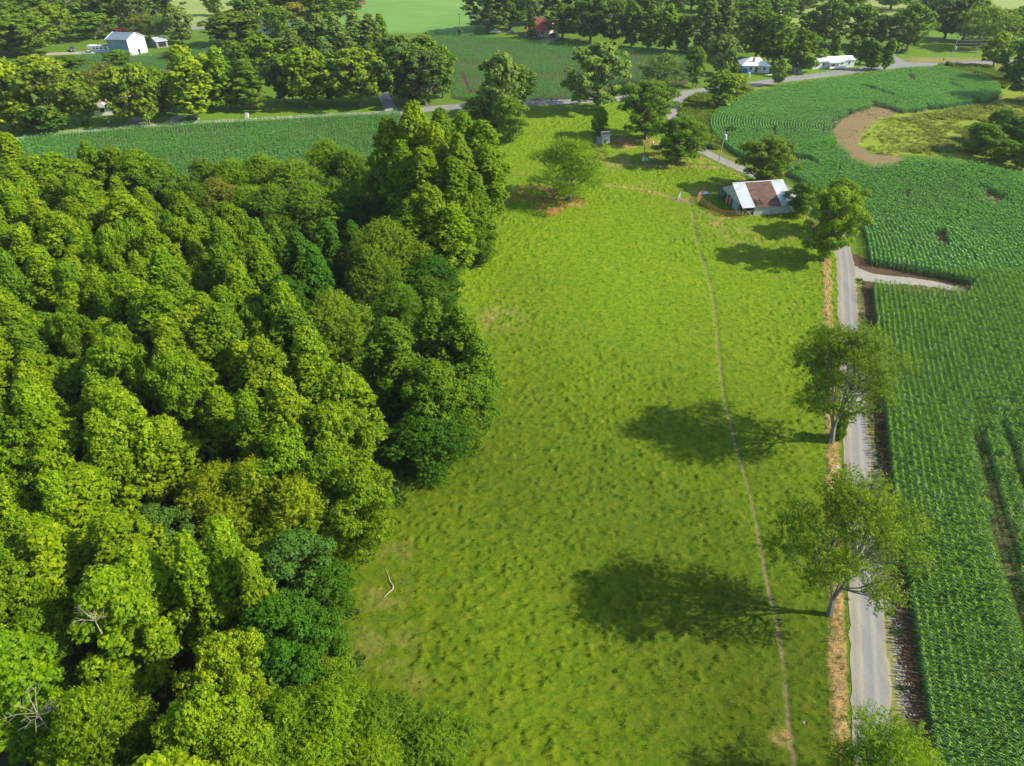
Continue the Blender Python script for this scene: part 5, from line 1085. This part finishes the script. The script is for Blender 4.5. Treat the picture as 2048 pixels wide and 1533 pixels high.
# ------------------------------------------------------------------ houses
def gable_house(name, label, cat, p0, p1, depth, eave, ridge, wallm, roofm, ov=.35, ridge_along=True, windows=(), group=None, slope_ridge=None):
    """front edge from p0 (left) to p1 (right), house extends away behind it"""
    a, b_ = Vector(p0), Vector(p1); L = (b_-a).length; u_ = (b_-a)/L
    t = thing(name, label, cat, a, math.atan2(u_.y, u_.x), group); D = depth
    m = MB()
    if ridge_along:
        m.wall([(0, 0, 0), (L, 0, 0), (L, 0, eave), (0, 0, eave)], (0, .15, 0)); m.wall([(0, D-.15, 0), (L, D-.15, 0), (L, D-.15, eave), (0, D-.15, eave)], (0, .15, 0))
        for x in (0, L-.15): m.wall([(x, .15, 0), (x, D-.15, 0), (x, D-.15, eave), (x, D/2, ridge-.05), (x, .15, eave)], (.15, 0, 0))
    else:
        for y in (0, D-.15): m.wall([(0, y, 0), (L, y, 0), (L, y, eave), (L/2, y, ridge-.05), (0, y, eave)], (0, .15, 0))
        for x in (0, L-.15): m.wall([(x, .15, 0), (x, D-.15, 0), (x, D-.15, eave), (x, .15, eave)], (.15, 0, 0))
    m.build('wall', wallm, t); m = MB(); k = (ridge-eave)/((D if ridge_along else L)/2)
    if ridge_along:
        m.slab([(-ov, -ov, eave-k*ov+.1), (L+ov, -ov, eave-k*ov+.1), (L+ov, D/2, ridge+.1), (-ov, D/2, ridge+.1)], .1)
        m.slab([(-ov, D/2, ridge+.1), (L+ov, D/2, ridge+.1), (L+ov, D+ov, eave-k*ov+.1), (-ov, D+ov, eave-k*ov+.1)], .1)
    else:
        m.slab([(-ov, -ov, eave-k*ov+.1), (L/2, -ov, ridge+.1), (L/2, D+ov, ridge+.1), (-ov, D+ov, eave-k*ov+.1)], .1)
        m.slab([(L/2, -ov, ridge+.1), (L+ov, -ov, eave-k*ov+.1), (L+ov, D+ov, eave-k*ov+.1), (L/2, D+ov, ridge+.1)], .1)
    rf_ = m.build('roof', roofm, t)
    if ridge_along: MB().tube([(-ov, D/2, ridge+.14), (L+ov, D/2, ridge+.14)], .08, 5).build('ridge_cap', M_metal, rf_); MB().tube([(-ov, -ov-.05, eave-k*ov), (L+ov, -ov-.05, eave-k*ov)], .06, 5).build('gutter', M_white, rf_)
    for (x, z, w, h_, kind) in windows:
        o = MB().box((x, -.03, z), (w, .06, h_)).build(kind, M_glass if kind == 'window' else M_white, t)
        if kind == 'window': MB().box((x, -.045, z-h_/2-.05), (w+.2, .12, .08)).build('sill', M_white, o)
    return t, L
M_aqua = plain('aqua_siding', (0.42, 0.58, 0.56), 0.7, 0, 0.1, 1.0)
M_whroof = plain('white_metal_roof', (0.80, 0.80, 0.82), 0.4, 0.1, 0.06, 1.0)
M_grroof = plain('blue_grey_roof', (0.17, 0.22, 0.27), 0.6, 0.1, 0.15, 0.5)
M_bluewall = plain('blue_grey_wall', (0.20, 0.31, 0.35), 0.65, 0.1, 0.12, 0.6)
M_tan = plain('tan_shingles', (0.36, 0.29, 0.23), 0.9, 0, 0.2, 1.5)
M_redroof = plain('weathered_red_roof', (0.42, 0.115, 0.07), 0.75, 0, 0.35, 0.4)
M_brick = plain('brown_brick', (0.24, 0.12, 0.09), 0.9, 0, 0.2, 3.0)
M_cream = plain('cream_board', (0.50, 0.49, 0.42), 0.8, 0, 0.1, 1.0)
M_darkroof = plain('dark_felt_roof', (0.06, 0.055, 0.06), 0.9, 0, 0.2, 2.0)
# white roofed hip house
a, b_ = Vector(P(1483, 146)), Vector(P(1537, 147)); L = (b_-a).length; uu = (b_-a)/L; D = 9.0
t = thing('house', 'small aqua house with a bright white hipped metal roof', 'house', a, math.atan2(uu.y, uu.x))
m = MB(); m.wall([(0, 0, 0), (L, 0, 0), (L, 0, 2.6), (0, 0, 2.6)], (0, .15, 0)); m.wall([(0, D, 0), (L, D, 0), (L, D, 2.6), (0, D, 2.6)], (0, -.15, 0)); m.wall([(0, .15, 0), (0, D-.15, 0), (0, D-.15, 2.6), (0, .15, 2.6)], (.15, 0, 0)); m.wall([(L, .15, 0), (L, D-.15, 0), (L, D-.15, 2.6), (L, .15, 2.6)], (-.15, 0, 0)); m.build('wall', M_aqua, t)
o_ = .5; c = [(-o_, -o_, 2.6), (L+o_, -o_, 2.6), (L+o_, D+o_, 2.6), (-o_, D+o_, 2.6)]; r0, r1 = (L*.36, D/2, 4.7), (L*.64, D/2, 4.7)
m = MB(); m.slab([c[0], c[1], r1, r0], .1); m.slab([c[2], c[3], r0, r1], .1); m.slab([c[3], c[0], r0], .1); m.slab([c[1], c[2], r1], .1); rf = m.build('roof', M_whroof, t); MB().box((L*.42, 2.0, 4.2), (.6, .6, 1.6)).build('chimney', M_brick, rf)
for x, z, w, h_ in ((L*.32, 1.5, .9, 1.0), (L*.82, 1.6, .9, .9)): MB().box((x, -.04, z), (w, .06, h_)).build('window', M_glass, t)
MB().box((L*.52, -.04, 1.05), (.95, .06, 2.0)).build('door', M_glass, t); MB().box((L*.64, -.04, 1.5), (1.0, .06, .9)).build('panel', plain('orange_board', (.6, .25, .08), .7), t)
MB().box((L*.12, -.6, 1.9), (1.8, 1.1, .06)).build('awning', plain('blue_tarp', (.08, .35, .6), .6), t)
MB().box((L*.12, -.5, .8), (1.5, .8, 1.6)).build('porch_box', plain('navy_box', (.05, .12, .25), .6), t)
MB().box((L*.6, -.8, .25), (L*.45, 1.2, .12)).build('porch_deck', M_oldwood, t)
m = MB(); [m.tube([(x, -1.2, 0), (x, -1.2, 2.4)], .05, 5) for x in (L*.27, L*.29)]; m.build('porch_post', M_oldwood, t)
# mobile home
t, L = gable_house('mobile_home', 'long white mobile home with a porch facing the road', 'mobile home', P(1624, 139), P(1707, 134.5), 5.2, 2.7, 3.5, plain('white_siding', (.68, .72, .72), .6, 0, .06, 1), plain('pale_metal_roof', (.58, .63, .66), .45, .2, .08, 1), .25, True, [(2.2, 1.6, .9, .8, 'window'), (L*.45 if L < 30 else 7, 1.6, .9, 1.0, 'window'), (12.5, 1.6, .9, .8, 'window'), (15.6, 1.6, .6, .8, 'window')])
pc = MB().slab([(L*.32, -2.4, 2.35), (L*.72, -2.4, 2.35), (L*.72, .0, 2.75), (L*.32, .0, 2.75)], .08).build('porch_roof', M_roofw, t)
MB().box((L*.52, -1.25, .35), (L*.38, 2.3, .12)).build('porch_deck', M_cream, t); MB().box((L*.52, -2.36, .75), (L*.38, .06, .7)).build('porch_railing', M_white, t)
for x in (.33, .45, .58, .71): MB().box((L*x, -2.3, 1.2), (.1, .1, 2.4)).build('porch_post', M_white, t)
MB().box((L*.5, -.03, 1.05), (.95, .07, 2.0)).build('door', plain('tan_door', (.45, .28, .14), .7), t); MB().box((L*.54, -.9, .8), (1.5, .8, .7)).build('porch_bench', plain('tan_cloth', (.6, .42, .25), .8), t)
# metal garage: gable wall on the right, long side on the left
a = Vector(P(262, 112.5)); b_ = Vector(P(297, 104)); a0 = Vector(P(221, 111))
ul = (a0-a).normalized(); LL = (a0-a).length; ug = (b_-a); ug = ug-ul*ug.dot(ul)*0.0; LG = ug.length; ug.normalize()
t = thing('garage', 'tall metal garage, blue grey side and white gable, beside the crop', 'garage', a)
def g3(i, j, z): v = ul*(i*LL)+ug*(j*LG); return (v.x, v.y, z)
EV, RD = 6.0, 8.0
m = MB(); m.wall([g3(0, 0, 0), g3(1, 0, 0), g3(1, 0, EV), g3(0, 0, EV)], tuple(ug*.2)); tag(m.build('wall', M_bluewall, t), 'blue grey side wall')
m = MB(); m.wall([g3(0, 1, 0), g3(1, 1, 0), g3(1, 1, EV), g3(0, 1, EV)], tuple(-ug*.2)); m.build('wall', M_bluewall, t)
M_wmw = plain('white_metal_wall', (.72, .74, .76), .5, 0, .05)
m = MB(); m.wall([g3(0, .02, 0), g3(0, .98, 0), g3(0, .98, EV), g3(0, .5, RD), g3(0, .02, EV)], tuple(ul*.2)); tag(m.build('wall', M_wmw, t), 'white gable wall')
m = MB(); m.wall([g3(1, .02, 0), g3(1, .98, 0), g3(1, .98, EV), g3(1, .5, RD), g3(1, .02, EV)], tuple(-ul*.2)); m.build('wall', M_wmw, t)
m = MB(); m.slab([g3(-.03, -.03, EV), g3(1.03, -.03, EV), g3(1.03, .5, RD+.15), g3(-.03, .5, RD+.15)], .15); m.slab([g3(-.03, .5, RD+.15), g3(1.03, .5, RD+.15), g3(1.03, 1.03, EV), g3(-.03, 1.03, EV)], .15); m.build('roof', M_grroof, t)
def trim(p, q, r=.12): MB().tube([p, q], r, 4).build('trim', M_white, t)
trim(g3(-.03, -.03, EV), g3(-.03, .5, RD+.15)); trim(g3(-.03, .5, RD+.15), g3(-.03, 1.03, EV)); trim(g3(1.03, -.03, EV), g3(1.03, .5, RD+.15)); trim(g3(-.01, -.01, 0), g3(-.01, -.01, EV)); trim(g3(1.01, -.01, 0), g3(1.01, -.01, EV))
vg = Vector(g3(-.012, .5, 1.0)); MB().box(tuple(vg), (.12, 1.0, 2.0), math.atan2(ug.y, ug.x)-math.pi/2).build('door', M_glass, t)
vg = Vector(g3(-.012, .8, 1.6)); MB().box(tuple(vg), (.12, LG*.26, 3.2), math.atan2(ug.y, ug.x)-math.pi/2).build('garage_door', M_white, t)
m = MB(); m.slab([g3(1.03, .1, 4.3), g3(1.45, .1, 3.2), g3(1.45, .75, 3.2), g3(1.03, .75, 4.3)], .1); m.build('lean_to_roof', M_grroof, t)
for i, j in ((1.43, .12), (1.43, .73)): p = Vector(g3(i, j, 0)); MB().tube([p, p+Vector((0, 0, 3.2))], .08, 5).build('lean_to_post', M_white, t)
# red roofed house
t, L = gable_house('house', 'house with a weathered red roof under dark trees', 'house', P(1056, 71), P(1098, 74), 9.5, 2.8, 7.0, M_cream, M_redroof, .5, True, [(3, 1.5, 1, 1, 'window'), (7, 1.5, 1, 1, 'window')])
MB().slab([(-.5, -3.0, 2.3), (L*.75, -3.0, 2.3), (L*.75, 0, 2.95), (-.5, 0, 2.95)], .1).build('porch_roof', M_redroof, t)
for x in (0, .25, .5, .74): MB().box((L*x, -2.85, 1.15), (.14, .14, 2.3)).build('porch_post', M_white, t)
MB().box((L*.4, -.03, 1.05), (1, .07, 2.1)).build('door', M_glass, t)
t, L = gable_house('house', 'low tan roofed house half hidden by trees near the gravel lane', 'house', P(190, 232), P(262, 228), 9, 2.6, 4.8, M_white, M_tan, .5, True, [(2.5, 1.5, 1.2, 1, 'window'), (6, 1.5, 1.2, 1, 'window')]); MB().wall([(1.5, -1.3, 2.6), (5.0, -1.3, 2.6), (3.25, -1.3, 3.9)], (0, 1.2, 0)).build('porch_gable', M_white, t)
t, L = gable_house('house', 'blue grey gabled house behind the dirt drive', 'house', P(304, 225), P(334, 223), 9, 3.0, 5.6, M_bluewall, plain('brown_shingles', (.20, .13, .10), .9), .4, False, [(2, 1.4, 1, 1, 'window')]); MB().box((3.2, -.04, .9), (1.2, .07, 1.8)).build('door', M_brick, t)
t, L = gable_house('shed', 'small white shed with a flat dark roof beside the ivy clad tree', 'shed', P(1203, 289), P(1219, 288.5), 2.3, 2.7, 2.9, plain('peeling_white_boards', (.50, .50, .50), .8, 0, .25, 1.5), M_darkroof, .25, True); MB().box((L*.45, -.03, .6), (.6, .06, .9)).build('opening', M_glass, t); MB().box((-.7, .7, .9), (1.3, 1.4, 1.8)).build('lean_to', M_oldwood, t)
t, L = gable_house('shed', 'white gabled outbuilding beyond the round tree', 'shed', P(583, 72), P(597, 68), 8, 3, 5, M_white, M_grroof, .3, False, [(1.5, 1.4, .8, .8, 'window')])
t, L = gable_house('house', 'dark roofed house half hidden beside the bright round tree', 'house', P(522, 68), P(558, 68), 8, 2.8, 4.6, M_white, M_darkroof, .4, True, [(2, 1.5, 1, 1, 'window')])
t, L = gable_house('house', 'red brick building at the top edge by the hay field', 'building', P(714, 10), P(732, 9), 9, 3.4, 5.2, M_brick, plain('terracotta_roof', (.42, .22, .15), .8), .3, True, [(2, 1.6, 1, 1, 'window')])
t, L = gable_house('barn', 'white farm building far off on the meadow at the top', 'building', P(1560, 37), P(1580, 35.5), 8, 2.8, 4.6, M_white, M_whroof, .3, True, [(2, 1.4, 1.6, 1.4, 'window')])
t, L = gable_house('carport', 'grey roofed open carport right of the metal garage', 'carport', P(315, 97), P(337, 94), 6, 2.6, 3.6, M_oldwood, M_metal, .3, True, [(2.4, 1.2, 3.2, 2.0, 'window')])
t, L = gable_house('shed', 'little grey shed under the tree left of the mobile home', 'shed', P(1588, 147), P(1602, 146.5), 2.4, 1.9, 2.5, M_oldwood, M_darkroof, .2, True, [(1, .9, .7, 1.4, 'window')])
t, L = gable_house('house', 'grey house cut by the left edge of the view', 'house', P(-20, 92), P(8, 91), 9, 3, 5.4, M_white, M_darkroof, .4, True, [(2, 1.5, 1, 1, 'window')])

# ------------------------------------------------------------------ vehicles
def wheels(t, xs, y, r=.36):
    for x in xs:
        for s in (-1, 1):
            w = MB().tube([(x, s*(y-.24), r), (x, s*y, r)], r, 12).build('wheel', M_black, t); MB().tube([(x, s*(y-.02), r), (x, s*(y+.02), r)], r*.55, 10).build('hub', M_metal, w)
def profile(t, name, pts, hw, mat, tap=None):
    m = MB(); n = len(pts); tap = tap or [1]*n
    for s in (-1, 1):
        for (x, z), k in zip(pts, tap): m.v.append((x, s*hw*k, z))
    m.f.append(tuple(reversed(range(n)))); m.f.append(tuple(range(n, 2*n)))
    for i in range(n): j = (i+1) % n; m.f.append((i, j, n+j, n+i))
    return m.build(name, mat, t)
def car(name, label, loc, rz, col, kind='car', group=None):
    t = thing(name, label, 'car' if kind == 'car' else 'pickup truck', loc, rz, group); pm = plain('paint_'+name, col, .25, .1, .04, 1, .6)
    if kind == 'car':
        profile(t, 'body', [(-2.2, .35), (-2.25, .85), (-1.5, .95), (1.0, .95), (2.15, .75), (2.2, .35)], .88, pm)
        profile(t, 'windows', [(-1.55, .95), (-1.05, 1.4), (.35, 1.42), (1.05, .95)], .80, M_glass, [1, .84, .84, 1]); profile(t, 'roof', [(-1.0, 1.41), (-.9, 1.47), (.25, 1.48), (.35, 1.43)], .68, pm); wheels(t, (-1.35, 1.4), .90, .33)
    else:
        profile(t, 'body', [(-2.8, .5), (-2.8, 1.1), (-.5, 1.1), (1.2, 1.15), (2.6, 1.05), (2.7, .5)], .95, pm)
        profile(t, 'windows', [(-.6, 1.12), (-.45, 1.75), (.75, 1.78), (1.35, 1.14)], .86, M_glass, [1, .86, .86, 1]); profile(t, 'roof', [(-.45, 1.76), (-.35, 1.84), (.65, 1.85), (.75, 1.79)], .74, pm)
        MB().box((-1.7, 0, 1.12), (1.9, 1.5, .06)).build('truck_bed', M_black, t); wheels(t, (-1.8, 1.75), .97, .4)
    MB().box((-2.26 if kind == 'car' else -2.82, 0, .45), (.1, 1.6, .18)).build('bumper', M_metal, t)
    for s in (-1, 1): MB().box((2.18 if kind == 'car' else 2.68, s*.65, .75 if kind == 'car' else .85), (.08, .28, .16)).build('headlight', M_white, t)
    return t
car('parked_car', 'yellow car parked before the porch of the red roofed house', P(1060, 73), .15, (.65, .42, .04))
car('parked_car', 'white car under the dark trees left of the red roofed house', P(993, 66.5), .2, (.7, .72, .74))
car('pickup_truck', 'pale blue pickup at the right end of the red roofed house', P(1104, 69), -.5, (.45, .58, .62), 'truck')
car('pickup_truck', 'dark pickup parked in front of the pale blue one', P(1107, 74.5), -.9, (.04, .05, .05), 'truck')
car('parked_car', 'grey car standing before the porch posts', P(1068, 77), -2.6, (.28, .26, .30))
car('parked_car', 'dark car hidden in the shade left of the yellow one', P(1024, 69), .1, (.05, .06, .09))
car('pickup_truck', 'dark pickup with pale bonnet in the yard left of the trailer', P(146, 102.5), -1.0, (.10, .11, .13), 'truck')
car('parked_car', 'white car beside the nose of the camping trailer', P(180, 110), .05, (.75, .76, .76))
car('parked_car', 'white car at the far left edge behind the large dark tree', P(6, 97), .3, (.75, .76, .76))
t = thing('camping_trailer', 'white fifth wheel camping trailer parked beside the garage', 'trailer', P(203, 107), 3.05)
profile(t, 'body', [(-4.6, .6), (-4.6, 3.1), (4.7, 3.1), (5.2, 2.7), (4.9, 1.9), (3.0, 1.75), (2.7, .6)], 1.2, M_white); wheels(t, (-1.4, -.4), 1.2, .4)
for x in (-3.2, -1.2, .6, 2.0):
    for s in (-1, 1): MB().box((x, s*1.21, 2.1), (.8, .05, .6)).build('window', M_glass, t)
for s in (-1, 1): MB().box((-.6, s*1.215, 1.2), (7.2, .04, .22)).build('stripe', plain('trim_blue', (.10, .22, .32), .5), t)
MB().box((0, 0, 3.2), (1.0, .8, .25)).build('roof_vent', M_metal, t)
t = thing('utility_trailer', 'small flat trailer with white boards on the lawn before the white roofed house', 'trailer', P(1540, 154), -.2); MB().box((0, 0, .5), (3.4, 1.5, .12)).build('deck', M_oldwood, t); MB().box((.3, .1, .66), (2.2, .8, .18), .2).build('load', M_white, t); wheels(t, (0,), .85, .3); MB().tube([(1.7, 0, .45), (2.9, 0, .45)], .05, 5).build('drawbar', M_metal, t)
o = thing('propane_tank', 'pale grey upright tank on the lawn left of the white roofed house', 'tank', P(1497, 154)); MB().tube([(0, 0, .1), (0, 0, .3), (0, 0, 1.3), (0, 0, 1.5)], [.4, .55, .55, .3], 12).build('tank', M_metal, o); MB().box((0, 0, .06), (1.2, 1.2, .12)).build('pad', M_cream, o)

# ------------------------------------------------------------------ poles, boxes, signs
def pole(bx, by, ty, label, arm=True, transf=None, mat=M_greypole, lean=(0, 0), cat='utility pole', r=.15, armrot=0.0):
    B = P(bx, by); H = height_at(B, ty); t = thing('utility_pole', label, cat, B); top = Vector((lean[0], lean[1], H)); MB().tube([(0, 0, 0), tuple(top*.5), tuple(top)], [r, r*.85, r*.65], 8).build('pole', mat, t)
    if arm: a = MB().box((top.x, top.y, H-.4), (2.2, .12, .14), armrot).build('crossarm', M_pole, t); [MB().tube([(top.x+x*math.cos(armrot), top.y+x*math.sin(armrot), H-.33), (top.x+x*math.cos(armrot), top.y+x*math.sin(armrot), H-.1)], .05, 6).build('insulator', M_white, a) for x in (-1, 1)]
    if transf: MB().tube([(top.x*.7+.38, -.25, H*transf), (top.x*.7+.38, -.25, H*transf+1.1)], .32, 10).build('transformer', plain('transformer_grey', (.62, .64, .64), .45), t)
    return B, H
pole(1436, 332, 263, 'wooden utility pole with a grey transformer beside the lane', False, .78, M_greypole, (.35, 0))
B1, H1 = pole(1896, 126, 74, 'leaning grey power pole with transformer by the road junction', False, .52, M_greypole, (.9, 0)); B2, H2 = pole(1949, 118, 91, 'bent grey pole right of the transformer pole', False, None, M_greypole, (.8, 0)); B3, H3 = pole(1801, 106, 76, 'thin far pole by the side lane', True, None, M_pole, (.3, 0)); B4, H4 = pole(1386, 102, 62, 'far utility pole among the trees at the field bank', True, None); pole(278, 75, 56, 'yard lamp pole behind the metal garage', False, None, M_pole, r=.1)
pole(2075, 121, 68, 'power pole just past the right edge', False, None)
B, H = pole(920, 68, 27, 'pale lamp pole between hay field and crop', True, None, M_greypole)
t = thing('meter_pole', 'dark meter post with grey electric boxes before the drooping tree', 'meter post', P(1286, 331)); MB().tube([(0, 0, 0), (0, 0, 5.0)], .11, 8).build('pole', M_pole, t); MB().box((-.12, -.22, 1.7), (.5, .22, 1.1)).build('meter_box', plain('pale_grey_box', (.55, .62, .60), .5), t); MB().tube([(.75, 0, 0), (.75, 0, 1.9)], .09, 6).build('post', M_pole, t); MB().box((.75, -.18, 1.6), (.55, .2, .7)).build('meter_box', plain('grey_box', (.40, .46, .45), .5), t)
t = thing('well_post', 'short dark post with a white cap under the shade tree', 'post', P(1305, 294)); MB().tube([(0, 0, 0), (0, 0, 1.0)], .13, 8).build('post', plain('blue_pipe', (.08, .10, .16), .6), t); MB().tube([(0, 0, 1.0), (0, 0, 1.5)], [.22, .18], 8).build('cap', M_white, t)
t = thing('fence_corner_post', 'lone short dark post on the verge near the transformer pole', 'post', P(1449, 337)); MB().tube([(0, 0, 0), (0, 0, 1.1)], .08, 6).build('post', M_pole, t); MB().box((0, 0, 1.12), (.2, .2, .05)).build('cap', M_metal, t)
t = thing('utility_box', 'white utility box on the lawn by the gravel lane', 'utility box', P(495, 237)); MB().box((0, 0, .75), (.9, .6, 1.5)).build('cabinet', M_white, t); MB().box((0, 0, 1.53), (1.0, .7, .08)).build('lid', M_cream, t)
def mailbox(x, y, label): t = thing('mailbox', label, 'mailbox', P(x, y)); MB().tube([(0, 0, 0), (0, 0, 1.05)], .06, 5).build('post', M_pole, t); MB().box((0, 0, 1.2), (.28, .55, .28)).build('box', M_white, t)
mailbox(220, 252, 'white mailbox left of the pale drive by the lane'); mailbox(297, 250, 'white mailbox between the two drives'); mailbox(116, 260, 'pale mailbox in the shade at the left end of the lane')
def rsign(x, y, label, col):
    t = thing('road_sign', label, 'road sign', P(x, y)); MB().tube([(0, 0, 0), (0, 0, 2.4)], .05, 5).build('post', M_metal, t); a = [math.pi/8+k*math.pi/4 for k in range(8)]; m = MB(); m.wall([(.38*math.cos(q), -.06, 2.3+.38*math.sin(q)) for q in a], (0, .03, 0)); m.build('sign_plate', plain('plate_'+label[:4], col, .5), t)
rsign(1389, 187, 'red octagonal road sign at the fork of the lane', (.45, .04, .03)); rsign(1883, 132, 'small red road sign near the far junction', (.45, .06, .04))
def wire(p, q, sag, label, r=.03):
    p, q = Vector(p), Vector(q); o = MB().tube([p.lerp(q, t/12)-Vector((0, 0, 4*sag*(t/12)*(1-t/12))) for t in range(13)], r, 3).build('power_line', M_wire); tag(o, label, 'wire', 'power lines at the far junction')
tp = Vector((B1[0]+.9, B1[1], H1))
BR = Vector(P(2075, 121)); HR = height_at(tuple(BR), 68)
for k, (dz, w_l) in enumerate(((0, 'topmost'), (-1.25, 'second'), (-2.4, 'third'), (-3.6, 'fourth'), (-5.4, 'lowest'))):
    wire((tp.x-.06*-dz, tp.y, tp.z+dz), (BR.x, BR.y, HR+dz*.8), .5, w_l+' power line running right from the transformer pole', .03)
wire((tp.x, tp.y, tp.z-.1), (B3[0]+.3, B3[1], H3-.2), .6, 'thin power line between the transformer pole and the thin far pole'); wire((B3[0]+.3, B3[1], H3-.2), (B4[0], B4[1], H4-.2), 1.5, 'long thin power line above the mobile home')
# ------------------------------------------------------------------ air

hm = bpy.data.materials.new('haze'); hm.use_nodes = True; hn = hm.node_tree; hn.nodes.clear()
ho = hn.nodes.new('ShaderNodeOutputMaterial'); hv = hn.nodes.new('ShaderNodeVolumePrincipled'); hv.inputs['Color'].default_value = (.80, .90, 1.0, 1); hv.inputs['Density'].default_value = 0.00010; hv.inputs['Anisotropy'].default_value = 0.2
hn.links.new(hv.outputs[0], ho.inputs['Volume'])
tag(MB().box((0, 600, 30.5), (2860, 2060, 65)).build('haze', hm), kind='stuff', label='thin summer haze over the far fields')
